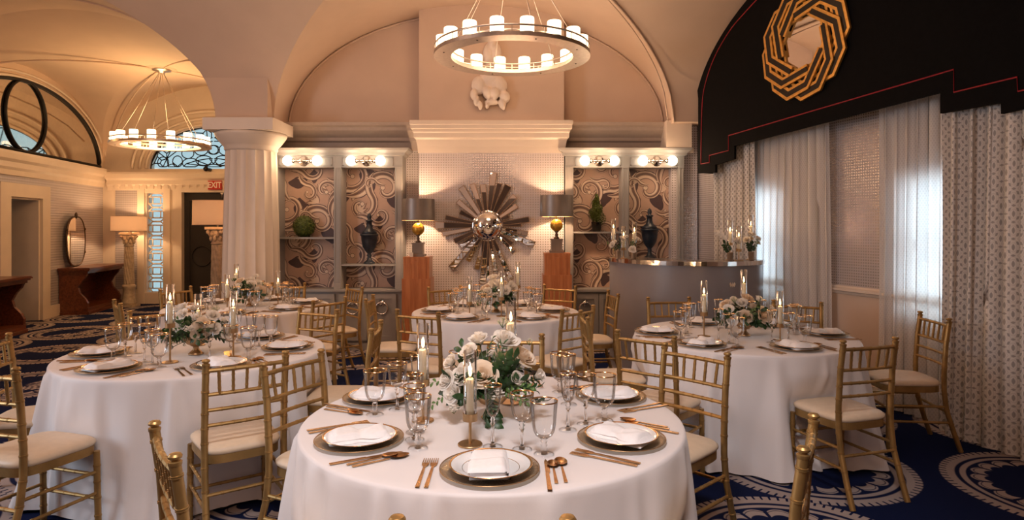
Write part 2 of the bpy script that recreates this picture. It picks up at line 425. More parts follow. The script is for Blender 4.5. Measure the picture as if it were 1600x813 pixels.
# ------------------------------------------------------------------ setting
SPR, RISE = 2.86, 1.52
def arch(t): return sqrt(max(0, 1 - t * t))
def zA(x):
    for c, a in ((-.47, 2.47), (-5.91, 2.32)):
        if abs(x - c) < a: return SPR + RISE * arch((x - c) / a)
    return SPR
def zB(y):
    for c in (5.3, -.1):
        if abs(y - c) < 2.6: return SPR + RISE * arch((y - c) / 2.6)
    return SPR
def samples(lo, hi, spans, n=22):
    s = {lo, hi}
    for c, a in spans:
        for i in range(n + 1): s.add(round(c + a * cos(pi * i / n), 4))
    return sorted(q for q in s if lo <= q <= hi)
def vault(name, xs, ys, fa, fb, mat_):
    nx = len(xs); b = MB(); A = [[fa(x, y) for x in xs] for y in ys]; B = [[fb(x, y) for x in xs] for y in ys]; f = []
    G = lambda i, j: abs(A[j][i] - B[j][i])
    for j in range(len(ys) - 1):
        for i in range(nx - 1):
            p, q, r, t = j * nx + i, (j + 1) * nx + i, (j + 1) * nx + i + 1, j * nx + i + 1
            if G(i, j) + G(i + 1, j + 1) < G(i, j + 1) + G(i + 1, j): f += [(p, q, r), (p, r, t)]      # split along the groin
            else: f += [(p, q, t), (q, r, t)]
    b.add([(x, y, max(A[j][i], B[j][i])) for j, y in enumerate(ys) for i, x in enumerate(xs)], f, 0, True)
    return struct(b.build(name, mat_, sharp=14))
xs = samples(-8.6, 5.6, [(-.47, 2.47), (-5.91, 2.32), (3.5, 1.5)], 72); ys = samples(-2.75, 8.45, [(5.3, 2.6), (-.1, 2.6), (8.1, .3)], 72)
vault('ceiling', xs, ys, lambda x, y: zA(x), lambda x, y: zB(y), PLASTER)
def zE1(x, y): k = min(1, abs(y - 10.5) / 2.5); return SPR + (1.29 + .29 * k * k) * arch(min(1, abs(x + 5.91) / 2.36))
def zE2(x, y): return SPR + 1.29 * arch(min(1, abs(y - 10.5) / 2.45))
vault('ceiling', samples(-8.6, -3.1, [(-5.91, 2.36)], 60), samples(7.9, 13.1, [(10.5, 2.45)], 60), zE1, zE2, PLASTER)
fl = MB(); fl.box(-9, -2.8, -.1, 6.2, 13.2, 0); struct(fl.build('floor', CARPET))
# back wall with the chimney breast
b = MB(); b.box(-3.15, 8.4, 0, 2.6, 8.6, 2.58, 1); b.box(-3.15, 8.4, 2.58, 2.6, 8.6, 4.6, 0)
b.box(-1.18, 8.12, 0, .66, 8.4, 2.56, 1); b.box(-1.18, 8.12, 2.56, .66, 8.4, 4.6, 0)
struct(b.build('wall_back', [PLASTER, GRIDX]))
# piers and walls around the arch of the left bay
b = MB(); P = [(-9, 4.7), (-9, 2.0)]
n = 40; top = [(-5.91 + 2.32 * cos(pi * i / n), SPR - .02 + RISE * sin(pi * i / n)) for i in range(n + 1)]
vs, fs = [], []
for x, z in top: vs += [(x, 7.75, z), (x, 8.0, z), (x, 7.75, 4.7), (x, 8.0, 4.7)]
for i in range(n):
    q, k = i * 4, i * 4 + 4
    fs += [(q, k, k + 2, q + 2), (q + 1, q + 3, k + 3, k + 1), (q, q + 1, k + 1, k)]
b.add(vs, fs, 0, True); b.box(-3.59, 7.75, SPR - .02, -2.96, 8.0, 4.7); b.box(-9, 7.75, 0, -8.23, 8.0, 4.7)
struct(b.build('wall_arch', PLASTER, sharp=30))
b = MB(); b.box(-3.25, 8.0, 0, -3.06, 13.0, 4.7); struct(b.build('wall_partition', PLASTER))
b = MB(); b.box(-9, -2.75, 0, 6.2, -2.6, 4.7)
for x0, x1 in ((-5.2, -3.2), (-1.6, .6), (2.0, 4.2)): b.box(x0, -2.6, 0, x1, -2.57, 2.6, 1)  # unseen dark panels, added for the mirror rays to reflect
struct(b.build('wall_front', [PLASTER, mat('walnut_panel', lin((70, 48, 36)), .4, var=.1)]))
# right wall: local x runs towards the camera from the far corner, local -y is the room
def rwl(Y): return (8.6 - Y) * 1.053
RW0 = (5.12 - .33 * 8.6, 8.6, 0)
b = MB(); WIN = [(rwl(7.55), rwl(6.78), .82, 2.0), (rwl(5.46), rwl(4.70), .82, 2.0)]
wall_boxes(b, 0, 12, 0, .2, 0, 4.7, WIN, (.97,), lambda z: 1 if z < .97 else 0)
struct(b.build('wall_right', [GRIDR, PLASTER], None, RW0, AR))
for k, (a, c, z0, z1) in enumerate(WIN):
    wn = bpy.data.objects.new(f'window_{k + 3}', None); C.objects.link(wn); struct(wn); wn.location = RW0; wn.rotation_euler = (0, 0, AR)
    m = MB(); t = .05
    for bx in ((a, z0, a + t, z1), (c - t, z0, c, z1), (a + t, z0, c - t, z0 + t), (a + t, z1 - t, c - t, z1), (a + t, (z0 + z1) / 2 - .02, c - t, (z0 + z1) / 2 + .02)):
        m.box(bx[0], .06, bx[1], bx[2], .12, bx[3])
    m.build('frame', PAINT, wn); m = MB(); m.box(a + t, .085, z0 + t, c - t, .09, z1 - t); m.build('pane', PANE, wn)
b = MB(); b.sweep([(0, .93), (.02, .935), (.03, .955), (.05, .965), (.05, .985), (.03, .995), (.02, 1.01), (0, 1.01)], [(12, 0), (0, 0)])
b.box(0, -.025, 0, 12, 0, .14); struct(b.build('trim_1', PAINT, None, RW0, AR))
# left wall: local x towards the camera, local +y is the room
LW0, LD = Vector((-8.3, 12.95, 0)), Vector((.18, -1, 0)).normalized(); AL = atan2(LD.y, LD.x)
lw = MB(); DOOR = (2.29, 3.18, 0, 2.03)
wall_boxes(lw, -.3, 16.2, -.2, 0, 0, 4.7, [DOOR], (2.5,), lambda z: 1 if z < 2.5 else 0)
struct(lw.build('wall_left', [PLASTER, RIB], None, LW0, AL))
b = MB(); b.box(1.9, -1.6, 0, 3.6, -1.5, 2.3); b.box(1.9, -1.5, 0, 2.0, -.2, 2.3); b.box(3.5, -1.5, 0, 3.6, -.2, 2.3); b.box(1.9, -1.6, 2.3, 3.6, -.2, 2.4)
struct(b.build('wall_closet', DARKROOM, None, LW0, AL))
b = MB()
for x0, x1, z1 in ((2.05, 2.29, 2.24), (3.18, 3.45, 2.24)): b.box(x0, 0, 0, x1, .05, z1)
b.box(2.29, 0, 2.03, 3.18, .05, 2.24); b.box(2.29, -.5, 0, 2.32, 0, 2.03); b.box(2.32, -.5, 2.0, 3.18, 0, 2.03)
struct(b.build('trim_2', PAINT, None, LW0, AL))
b = MB(); CORN = [(0, 2.36), (.03, 2.36), (.04, 2.44), (.07, 2.48), (.07, 2.56), (.12, 2.60), (.14, 2.68), (.14, 2.72), (0, 2.72)]
b.sweep(CORN, [(-.1, 0), (16, 0)]); struct(b.build('trim_3', PAINT, None, LW0, AL))
b = MB(); b.box(-.1, 0, 0, 2.05, .03, .2); b.box(3.45, 0, 0, 16, .03, .2); struct(b.build('baseboard_left', PAINT, None, LW0, AL))
# far wall with the door
FY = 13.0
def PX(px, Y): return (px - 800) / F * Y
def PZ(py, Y): return HC + (HY - py) / F * Y
d0, d1, dt = PX(286, FY), PX(374, FY), PZ(301, FY); s0, s1, sz0, sz1 = PX(229, FY), PX(255, FY), PZ(457, FY), PZ(302, FY)
fc, fa, fh, fz = PX(331, FY), 1.28, .86, PZ(264, FY)
b = MB()
wall_boxes(b, -8.6, -3.1, FY, FY + .2, 0, fz, [(d0, d1, 0, dt), (s0, s1, sz0, sz1)])
n = 32; tp = [(fc + fa * cos(pi * i / n), fz + fh * sin(pi * i / n)) for i in range(n + 1)]
vs, fs = [], []
for x, z in tp: vs += [(x, FY, z), (x, FY + .2, z), (x, FY, 4.7), (x, FY + .2, 4.7)]
for i in range(n):
    q, k = i * 4, i * 4 + 4; fs += [(q, k, k + 2, q + 2), (q, q + 1, k + 1, k)]
b.add(vs, fs, 0, False); b.box(fc + fa, FY, fz, -3.1, FY + .2, 4.7); b.box(-8.6, FY, fz, fc - fa, FY + .2, 4.7)
struct(b.build('wall_far', PAINT))
# the fan's stepped reveal, cornice, dentils, pilasters, door casing
b = MB()
for k, (g, dp) in enumerate(((.04, .05), (.16, .09), (.30, .13))):
    b.tube([(fc + (fa + g) * cos(pi * i / 40), FY - dp * .5, fz + (fh + g) * sin(pi * i / 40)) for i in range(41)], .03, 6)
struct(b.build('trim_4', PAINT))
b = MB(); b.sweep([(o, z - .06) for o, z in CORN], [(-3.2, FY), (-8.2, FY)]); 
struct(b.build('trim_5', PAINT))
dn = MB()
for i in range(34):
    x = -8.05 + i * .145
    dn.box(x, FY - .066, 2.33, x + .08, FY - .001, 2.47)
struct(dn.build('trim_6', PAINT))
b = MB()
for px in (222, 262, 277): b.box(PX(px, FY) - .07, FY - .05, 0, PX(px, FY) + .07, FY, 2.6)
b.box(PX(222, FY), FY - .03, sz1, PX(262, FY), FY, sz1 + .1); b.box(PX(222, FY), FY - .03, 0, PX(262, FY), FY, sz0)
b.box(d0 - .1, FY - .06, 0, d0, FY, dt + .1); b.box(d1, FY - .06, 0, d1 + .1, FY, dt + .1); b.box(d0, FY - .06, dt, d1, FY, dt + .1)
struct(b.build('trim_7', PAINT))
b = MB(); b.box(-8.2, FY - .04, 0, d0 - .1, FY, .21); b.box(d1 + .1, FY - .04, 0, -3.25, FY, .21); struct(b.build('baseboard_far', PAINT))
b = MB(); b.box(-8.05, FY - .012, .3, -7.60, FY, 2.3); struct(b.build('wall_far_panel', RIB))
dr = bpy.data.objects.new('door_1', None); C.objects.link(dr); struct(dr); dr.location = (0, FY, 0)
m = MB(); m.box(d0, .05, 0, d1, .1, dt); m.build('leaf', DARKDOOR, dr)
m = MB()
for (x0, z0, x1, z1) in ((d0 + .1, .2, d0 + .12, dt - .15), (d1 - .12, .2, d1 - .1, dt - .15), (d0 + .12, dt - .17, d1 - .12, dt - .15), (d0 + .12, .2, d1 - .12, .22)): m.box(x0, .03, z0, x1, .05, z1)
m.build('panel_moulding', DARKDOOR, dr)
m = MB(); dc = PX(314, FY); m.tube([(dc + .2 * cos(2 * pi * i / 32), .045, PZ(401, FY) + .2 * sin(2 * pi * i / 32)) for i in range(32)], .012, 6, closed=True); m.build('ring_moulding', IRON, dr)
m = MB(); m.tube([(PX(347, FY), .0, dt - .12), (PX(347, FY), .0, dt + .05)], .012, 6); m.box(PX(347, FY) - .03, -.01, dt - .03, PX(347, FY) + .03, .05, dt); m.build('top_bolt', CHROME, dr)
# side light
wn = bpy.data.objects.new('window_1', None); C.objects.link(wn); struct(wn); wn.location = (0, FY, 0)
m = MB(); m.box(s0, .09, sz0, s1, .1, sz1); m.build('pane', PANE, wn)
m = MB(); N7 = 7; hh = (sz1 - sz0) / N7; cx = (s0 + s1) / 2; ww = (s1 - s0)
def ln(m, p, q, r, y=.07): m.tube([(p[0], y, p[1]), (q[0], y, q[1])], r, 4)
for i in range(N7):
    z0 = sz0 + i * hh; cz = z0 + hh / 2; a, c = ww * .24, hh * .24; A2, C2 = ww * .5, hh * .5
    sq = [(cx - a, cz - c), (cx + a, cz - c), (cx + a, cz + c), (cx - a, cz + c)]
    oc = [(cx - A2, cz - C2 * .45), (cx - a, cz - C2 * .98), (cx + a, cz - C2 * .98), (cx + A2, cz - C2 * .45), (cx + A2, cz + C2 * .45), (cx + a, cz + C2 * .98), (cx - a, cz + C2 * .98), (cx - A2, cz + C2 * .45)]
    for k in range(4): ln(m, sq[k], sq[(k + 1) % 4], .013)
    for k in range(8): ln(m, oc[k], oc[(k + 1) % 8], .013)
    for k, q in enumerate((0, 3, 4, 7)): ln(m, sq[k], oc[q], .012)
m.build('leading', PAINT, wn)
# fan light
wn = bpy.data.objects.new('window_2', None); C.objects.link(wn); struct(wn); wn.location = (0, FY, 0)
m = MB(); m.prism([(fc + fa * cos(pi * i / 32), fz + fh * sin(pi * i / 32)) for i in range(33)], -.105, -.1, M=Matrix.Rotation(pi / 2, 4, 'X')); m.build('pane', PANE, wn)
m = MB()
def fz_(zx, zy): return (((zx / 7.115 + 160) - 800) / F * FY, HC + (HY - (190 + zy / 7.115)) * FY / F)
def fl_(a, c):
    for mir in (0, 1):
        p, q = fz_(*a), fz_(*c)
        if mir: p, q = (2 * fc - p[0], p[1]), (2 * fc - q[0], q[1])
        ln(m, p, q, .0105)
for a, c in (((505, 498), (590, 330)), ((590, 330), (590, 385)), ((590, 385), (555, 462)), ((555, 462), (620, 462)), ((620, 462), (652, 498)), ((620, 462), (637, 428)), ((590, 385), (637, 428)),
             ((637, 428), (695, 410)), ((590, 330), (695, 410)), ((695, 410), (740, 315)), ((650, 318), (695, 350)), ((695, 350), (695, 410)), ((695, 350), (740, 315)), ((590, 330), (650, 318)), ((695, 410), (815, 318)), ((555, 462), (505, 498)),
             ((695, 410), (655, 498)), ((695, 410), (712, 498)), ((740, 315), (910, 318)), ((915, 465), (1150, 495)), ((915, 465), (1030, 430)), ((1030, 430), (1160, 480)), ((1170, 408), (1218, 470)), ((1030, 430), (1170, 408)), ((1170, 408), (1209, 408)),
             ((880, 498), (915, 465)), ((815, 498), (865, 455)), ((815, 498), (760, 450)), ((1000, 340), (950, 115)), ((950, 115), (1100, 125)), ((1100, 125), (1140, 85)), ((1140, 85), (1150, 215)), ((1100, 125), (1105, 190)), ((1105, 190), (1150, 215)), ((1140, 85), (1195, 120)), ((1195, 120), (1195, 175)), ((1195, 175), (1150, 215)), ((1150, 215), (1209, 215)), ((1195, 175), (1209, 175))): fl_(a, c)
for zx, zy, ra, rb in ((815, 440, 55, 62), (930, 350, 68, 58), (1080, 310, 76, 62), (1209, 310, 60, 50), (1110, 430, 90, 55), (1209, 500, 80, 28), (760, 500, 50, 30), (655, 450, 62, 60), (960, 460, 90, 55)):
    for mir in (0, 1):
        pts = []
        for i in range(20):
            p = fz_(zx + ra * cos(2 * pi * i / 20), min(500, zy + rb * sin(2 * pi * i / 20))); pts.append((2 * fc - p[0] if mir else p[0], .07, p[1]))
        m.tube(pts, .0105, 4, closed=True)
m.tube([(fc + fa * cos(pi * i / 32), .07, fz + fh * sin(pi * i / 32)) for i in range(33)], .018, 4)
m.build('leading', IRON, wn)
# back wall cornices
b = MB(); BC = [(0, 2.56), (.03, 2.56), (.05, 2.66), (.09, 2.68), (.09, 2.72), (.14, 2.76), (.19, 2.80), (.19, 2.84), (.24, 2.86), (.24, 2.90), (0, 2.90)]
b.sweep(BC, [(2.2, 8.4), (.66, 8.4)]); b.sweep(BC, [(-1.18, 8.4), (-3.05, 8.4)]); struct(b.build('trim_8', mat('taupe_cornice_paint', lin((176, 162, 152)), .45, var=.02)))
BR = [(0, 2.50), (.012, 2.50), (.018, 2.58), (.035, 2.665), (.06, 2.69), (.06, 2.745), (.072, 2.76), (.072, 2.79), (.095, 2.80), (.095, 2.845), (.105, 2.85), (.105, 2.90), (0, 2.90)]
b = MB(); b.sweep(BR, [(.66, 8.4), (.66, 8.12), (-1.18, 8.12), (-1.18, 8.4)]); struct(b.build('trim_9', PAINT))
# right pier between cabinet and right wall
b = MB(); b.box(2.05, 8.22, 0, 2.38, 8.4, 2.86, 1); b.box(1.98, 8.1, 2.5, 2.3, 8.4, 2.56); b.box(1.94, 8.04, 2.56, 2.26, 8.4, 2.9); struct(b.build('wall_pier', [PAINT, GRIDX]))
# mouldings on the vault: lunette arch and groins
b = MB(); 
b.tube([(-.47 + 2.45 * cos(pi * i / 48), 8.39, SPR + (RISE - .02) * sin(pi * i / 48)) for i in range(49)], .014, 6)
struct(b.build('trim_10', PLASTER))
def groin(sx, off):
    pts = []
    for i in range(26):
        t = i / 25 * .62; x = -.47 + sx * 2.47 * (1 - t) ; tt = (1 - t)
        z = SPR + RISE * arch(tt); y = 5.3 + 2.6 * tt * 1.0
        pts.append((x + off, y - abs(off), z - .012))
    return pts
b = MB(); b.tube(groin(1, 0), .012, 6); b.tube(groin(1, -.10), .008, 6); struct(b.build('trim_11', PLASTER))
b = MB()
for i in range(0, 2):
    pts = [(-5.75 + 2.35 * t * (1 if i == 0 else -1), 10.5 - 2.45 * t, SPR + 1.29 * arch(abs(t)) - .006) for t in [q / 20 * 1.9 - .95 for q in range(21)]]
    b.tube(pts, .016, 6)
b.lathe([(.001, -.02), (.22, -.02), (.24, 0)], 24, M=T(-5.75, 10.5, SPR + 1.3)); struct(b.build('trim_12', PLASTER))
pts = [(LW0 + LD * ((12.95 - (10.5 + 2.42 * cos(pi * i / 40))) * 1.016) + Vector((.02, 0, 2.74 + 1.2 * sin(pi * i / 40)))) for i in range(41)]
b = MB(); b.tube(pts, .03, 6); b.tube([p + Vector((0, (p.y - 10.5) * .06, (p.z - 2.74) * .07)) for p in pts], .02, 6); struct(b.build('trim_13', PAINT))

# ------------------------------------------------------------------ column
t = thing('fluted_column', 'tall white fluted column with round capital and square abacus under the arch', 'column', (-3.2, 7.86, 0))
m = MB(); zt = 2.50
def fl(a, r, z): return r * (1 - .065 * abs(sin(a * 9)) ** .8)
m.lathe([(.345 - .05 * (z / zt) ** 1.5, z) for z in [.22 + i * (zt - .22) / 10 for i in range(11)]], 180, flute=fl, cap=False); m.build('shaft', PAINT, t, sharp=28)
m = MB(); m.lathe([(.295, 2.48), (.31, 2.50), (.31, 2.53), (.33, 2.55), (.37, 2.60), (.41, 2.66), (.42, 2.69), (.40, 2.70)], 48); m.build('capital', PAINT, t)
m = MB(); m.box(-.41, -.40, 2.70, .41, .30, 2.84); m.build('abacus', PAINT, t)
m = MB(); m.lathe([(.45, 0), (.45, .1), (.42, .11), (.43, .15), (.40, .19), (.37, .22)], 40); m.build('base', PAINT, t)

# ------------------------------------------------------------------ chandeliers
def chandelier(loc, canopy, label, rods=6, ncan=16, ph=0):
    t = thing('ring_chandelier', label, 'chandelier', loc, 0, 'ring chandeliers')
    m = MB(); m.lathe([(.585, 0), (.75, 0), (.75, .035), (.585, .035), (.585, 0)], 72, smooth=False, cap=False); m.build('ring', STEEL, t, sharp=30)
    m = MB()
    for r in (.74, .595): m.tube([(r * cos(2 * pi * i / 72), r * sin(2 * pi * i / 72), .095) for i in range(72)], .006, 5, closed=True, flat=1.6)
    m.build('rail', STEEL, t)
    pm = MB()
    for r in (.74, .595): pm.box(r - .003, -.004, .035, r + .003, .004, .095)
    pme = pm.mesh('post', STEEL)
    sm = MB(); sm.lathe([(.045, .036), (.061, .04), (.062, .17), (.058, .178), (.02, .18), (.001, .18)], 20); sme = sm.mesh('candle_shade', SHADE_GLOW)
    cm = MB(); cm.lathe([(.07, .0351), (.07, .045), (.05, .05)], 16); cme = cm.mesh('candle_cup', STEEL)
    for i in range(ncan):
        a = 2 * pi * (i + .5) / ncan + ph; x, y = .668 * cos(a), .668 * sin(a)
        s_ = put('candle_shade', sme, t, (x, y, 0)); put('candle_cup', cme, s_)
        put('post', pme, t, (0, 0, 0), 2 * pi * i / ncan + ph)
    h = canopy - loc[2]
    m = MB(); m.lathe([(.001, h - .06), (.05, h - .06), (.06, h - .03), (.14, h - .02), (.15, h), (.001, h)], 24); m.build('canopy', STEEL, t)
    for i in range(rods):
        a = 2 * pi * (i + .5) / rods + .3; m = MB()
        m.tube([(.668 * cos(a), .668 * sin(a), .035), (.03 * cos(a), .03 * sin(a), h - .05)], .0045, 5); m.build('rod', STEEL, t)
    bm_ = MB()
    for i in range(8):
        a = 2 * pi * (i + .4) / 8; bm_.lathe([(.001, -.004), (.008, -.004), (.008, 0)], 8, M=T(.668 * cos(a), .668 * sin(a), 0))
    stuff(bm_.build('screw', IRON, t))
    return t
chandelier(CH1, 4.40, 'large ring chandelier of glowing candle glasses above the middle of the room')
chandelier(CH2, 4.14, 'ring chandelier glowing in the far room, before the leaded fan window', ph=.1)

# ------------------------------------------------------------------ printed scroll paper (flat print, a repeat of acanthus scrolls)
import bmesh
def scroll_tile():
    L = []                                            # (polygons, colour) painted in order
    TW, TH = .86, 1.04
    def ribbon(P, w0, w1, col, off=0):
        q = []
        n = len(P)
        for i in range(n):
            a, c = P[max(0, i - 1)], P[min(n - 1, i + 1)]; t = (c - a).normalized(); nn = Vector((-t.y, t.x)); f = i / (n - 1); w_ = w0 + (w1 - w0) * f; w_ *= min(1, f * 7 + .12)
            q.append((P[i] + nn * (off * w_ + w_ * .5), P[i] + nn * (off * w_ - w_ * .5)))
        L.append(([[q[i][0], q[i][1], q[i + 1][1], q[i + 1][0]] for i in range(n - 1)], col))
    def disc(c, r, col): L.append(([[Vector((c[0] + r * cos(2 * pi * i / 14), c[1] + r * sin(2 * pi * i / 14))) for i in range(14)]], col))
    def drop(c, a, l, w_, bend, col):
        up, dn = [], []
        for i in range(9):
            f = i / 8; an = a + bend * f; p = Vector(c) + Vector((cos(a + bend * f * .5), sin(a + bend * f * .5))) * l * f; nn = Vector((-sin(an), cos(an))); h = w_ * sin(pi * f ** .75) * .5
            up.append(p + nn * h); dn.append(p - nn * h)
        L.append(([[up[i], dn[i], dn[i + 1], up[i + 1]] for i in range(8)], col))
    def spiral(c, R0, a0, turn, hand, n=46):
        P = []; turn *= .74
        for i in range(n):
            f = i / (n - 1); r = R0 * ((1 - f) ** 1.15 * .84 + .16); a = a0 + hand * turn * f; P.append(Vector((c[0] + r * cos(a), c[1] + r * sin(a))))
        t = (P[0] - P[1]).normalized(); st = R0 * .13; Q = []; p = P[0].copy()      # a tail that swings the other way
        for i in range(12):
            t = Matrix.Rotation(hand * .105, 2) @ t; p = p + t * st; Q.append(p.copy())
        return list(reversed(Q)) + P
    for (x, z, rx, rz, a) in ((.40, .60, .10, .17, .3), (.08, .36, .07, .13, -.4), (.74, .30, .08, .12, .5), (.34, .98, .12, .07, .2), (.80, .74, .05, .12, -.2), (.55, .02, .06, .08, 0)):
        L.append(([[Vector((x + rx * (1 + .18 * sin(3 * q)) * cos(q) * cos(a) - rz * sin(q) * sin(a), z + rx * cos(q) * sin(a) + rz * (1 + .15 * cos(4 * q)) * sin(q) * cos(a))) for q in [2 * pi * i / 22 for i in range(22)]]], 1))
    for (x, z, a, l, k) in ((.60, .70, 2.4, .20, 5), (.25, .16, .5, .18, 5), (.02, .80, .2, .16, 4), (.62, .98, -1.2, .16, 4), (.86, .46, 2.8, .15, 4)):
        for i in range(k): drop((x, z), a + (i - (k - 1) / 2) * .42, l * (1 - .12 * abs(i - (k - 1) / 2)), .060, .5, 3); 
        for i in range(k): drop((x, z), a + (i - (k - 1) / 2) * .42, l * .86 * (1 - .12 * abs(i - (k - 1) / 2)), .034, .5, 2)
    S_ = [((.20, .66), .21, -1.9, 8.6, 1, .075), ((.62, .46), .23, 2.9, 8.8, -1, .085), ((.30, .24), .20, .8, 8.4, -1, .07), ((.70, .88), .17, -.9, 8.2, 1, .065),
          ((.04, .96), .13, -.4, 7.8, 1, .05), ((.47, .84), .12, 1.6, 7.8, -1, .05), ((.55, .12), .14, 3.6, 8, 1, .055), ((.85, .16), .12, 1.2, 7.8, -1, .045), ((.05, .50), .10, 2.2, 7.4, -1, .04), ((.42, .52), .09, .4, 7.4, 1, .036)]
    for c, R0, a0, tn, hd, w_ in S_:
        P = spiral(c, R0, a0, tn, hd); w_ *= 1.45
        nb = 9 if R0 > .15 else 6                    # acanthus tongues on the outer side
        for i in range(nb):
            k = int(6 + i * 2.6); p = P[k]; rd = (p - Vector(c)).normalized(); t = (P[k + 1] - P[k]).normalized(); d = rd * .75 - t * .75; a = atan2(d.y, d.x)
            drop(p, a, R0 * .56 * (1 - .05 * i), R0 * .34, -hd * 1.1, 3); drop(p, a, R0 * .50 * (1 - .05 * i), R0 * .24, -hd * 1.1, 2 if i % 2 else 4)
        ribbon(P, w_ * 1.18, w_ * .34, 1); ribbon(P, w_, w_ * .28, 2); ribbon(P, w_ * .42, w_ * .10, 3, .28); ribbon(P, w_ * .12, w_ * .05, 4, -2.2); ribbon(P, w_ * .07, w_ * .03, 1, 1.5)
        disc(P[-1], R0 * .15, 1); disc(P[-1], R0 * .125, 4)
    return TW, TH, L
TILE = scroll_tile()
def scroll_print(x0, x1, z0, z1, y, parent):
    TW, TH, L = TILE; m = MB()
    for lay, (polys, col) in enumerate(L):
        yy = y - .0004 - lay * .00004
        for i in range(int(x0 / TW) - 2, int(x1 / TW) + 2):
            for j in range(int(z0 / TH) - 2, int(z1 / TH) + 2):
                ox, oz = i * TW + .3, j * TH + (TH * .42 if i % 2 else 0) + .12
                for P in polys:
                    if not any(x0 - .03 < p.x + ox < x1 + .03 and z0 - .03 < p.y + oz < z1 + .03 for p in P): continue
                    b_ = len(m.v); m.v += [(p.x + ox, yy, p.y + oz) for p in P]; m.f.append(tuple(range(b_, b_ + len(P)))); m.m.append(col); m.sm.append(False)
    me = m.mesh('scroll_print', WP)
    bb = bmesh.new(); bb.from_mesh(me)
    for co_, no in (((x0, 0, 0), (-1, 0, 0)), ((x1, 0, 0), (1, 0, 0)), ((0, 0, z0), (0, 0, -1)), ((0, 0, z1), (0, 0, 1))):
        bmesh.ops.bisect_plane(bb, geom=bb.verts[:] + bb.edges[:] + bb.faces[:], plane_co=co_, plane_no=no, clear_outer=True)
    bb.to_mesh(me); bb.free()
    return stuff(put('scroll_print', me, parent))

# ------------------------------------------------------------------ bookcases
def bookcase(x0, x1, bays, shelves, label, pulls):
    t = thing('built_in_bookcase', label, 'bookcase', (0, 0, 0), 0, 'built-in bookcases flanking the chimney breast')
    yf, yb = 8.12, 8.395; zc, zo, ztop = .74, 2.317, 2.47
    m = MB(); xs_ = [x0] + [q for bb in bays for q in bb] + [x1]
    for i in range(0, len(xs_), 2): m.box(xs_[i], yf, zc + .03, xs_[i + 1], yb, zo)
    m.box(x0, yf, zo, x1, yb, ztop)
    m.box(x0, yf + .02, 0, x1, yb, zc)
    m.build('carcass', CREAMCAB, t)
    m = MB()
    for i in range(0, len(xs_), 2):
        a, c = xs_[i], xs_[i + 1]
        if c - a > .07:
            m.box(a + .012, yf - .008, zc + .12, a + .022, yf, zo - .02); m.box(c - .022, yf - .008, zc + .12, c - .012, yf, zo - .02)
            m.box(a + .005, yf - .012, zc + .03, c - .005, yf, zc + .10); m.box(a + .005, yf - .012, zo - .01, c - .005, yf, zo + .01)
    for a, c in bays:
        for q in ((a + .02, zo + .02, c - .02, zo + .032), (a + .02, ztop - .04, c - .02, ztop - .028), (a + .02, zo + .02, a + .032, ztop - .03), (c - .032, zo + .02, c - .02, ztop - .03)): m.box(q[0], yf - .01, q[1], q[2], yf, q[3])
    m.build('moulding', CREAMCAB, t)
    m = MB(); m.sweep([(0, ztop - .01), (.03, ztop), (.035, ztop + .03), (.08, ztop + .06), (.09, ztop + .085), (0, ztop + .085)], [(x1, yb), (x1, yf), (x0, yf), (x0, yb)][::1]); m.box(x0, yf, ztop, x1, yb, ztop + .08)
    m.build('crown', CREAMCAB, t)
    m = MB(); m.box(x0 - .01, yf - .03, zc, x1 + .01, yb, zc + .03); m.build('counter', CREAMCAB, t)
    m = MB(); m.box(x0, yf - .01, 0, x1, yf + .02, .09); m.build('plinth', CREAMCAB, t)
    for (a, c), zs in zip(bays, shelves):
        m = MB(); m.box(a, yb - .012, zc + .03, c, yb - .004, zo); wpo = m.build('wallpaper_panel', WALLPAPER, t); scroll_print(a, c, zc + .03, zo, yb - .012, wpo)
        m = MB(); m.box(a, yf + .01, zs - .022, c, yb - .012, zs); m.build('shelf', CREAMCAB, t)
    for (a, c) in pulls:
        d = thing_part('door', t)
        m = MB(); zz0, zz1 = .12, zc - .03
        m.box(a, yf - .002, zz0, c, yf + .019, zz1); 
        for q in ((a, zz0, a + .055, zz1), (c - .055, zz0, c, zz1), (a + .055, zz0, c - .055, zz0 + .06), (a + .055, zz1 - .06, c - .055, zz1)): m.box(q[0], yf - .018, q[1], q[2], yf - .002, q[3])
        d.data = m.mesh('door', CREAMCAB)
        cx, cz = (a + c) / 2, .545; m = MB()
        m.lathe([(.001, 0), (.042, 0), (.045, .008), (.02, .02), (.001, .022)], 20, M=T(cx, yf - .002, cz + .045, rx=pi / 2))
        m.tube([(cx + .075 * cos(2 * pi * i / 24), yf - .028, cz - .015 + .075 * sin(2 * pi * i / 24)) for i in range(24)], .011, 8, closed=True)
        m.build('ring_pull', CHROME, d)
    return t
def thing_part(name, parent):
    o = bpy.data.objects.new(name, bpy.data.meshes.new(name)); C.objects.link(o); o.parent = parent; return o
def X8(px, Y=8.12): return PX(px, Y)
LB = [(X8(434), X8(521.5)), (X8(533), X8(617))]
bookcase(X8(424), X8(629), LB, (1.43, 1.085), 'built-in bookcase with scroll wallpaper left of the sunburst mirror',
         [(X8(432), X8(477)), (X8(478.5), X8(523)), (X8(530), X8(573.5)), (X8(574.5), X8(619))])
RB_ = [(X8(896), X8(972)), (X8(983), X8(1060))]
bookcase(X8(883), X8(1069), RB_, (1.50, 1.15), 'built-in bookcase with scroll wallpaper right of the sunburst mirror, partly behind the bar',
         [(X8(894), X8(935)), (X8(936), X8(976)), (X8(980), X8(1021)), (X8(1022), X8(1063))])
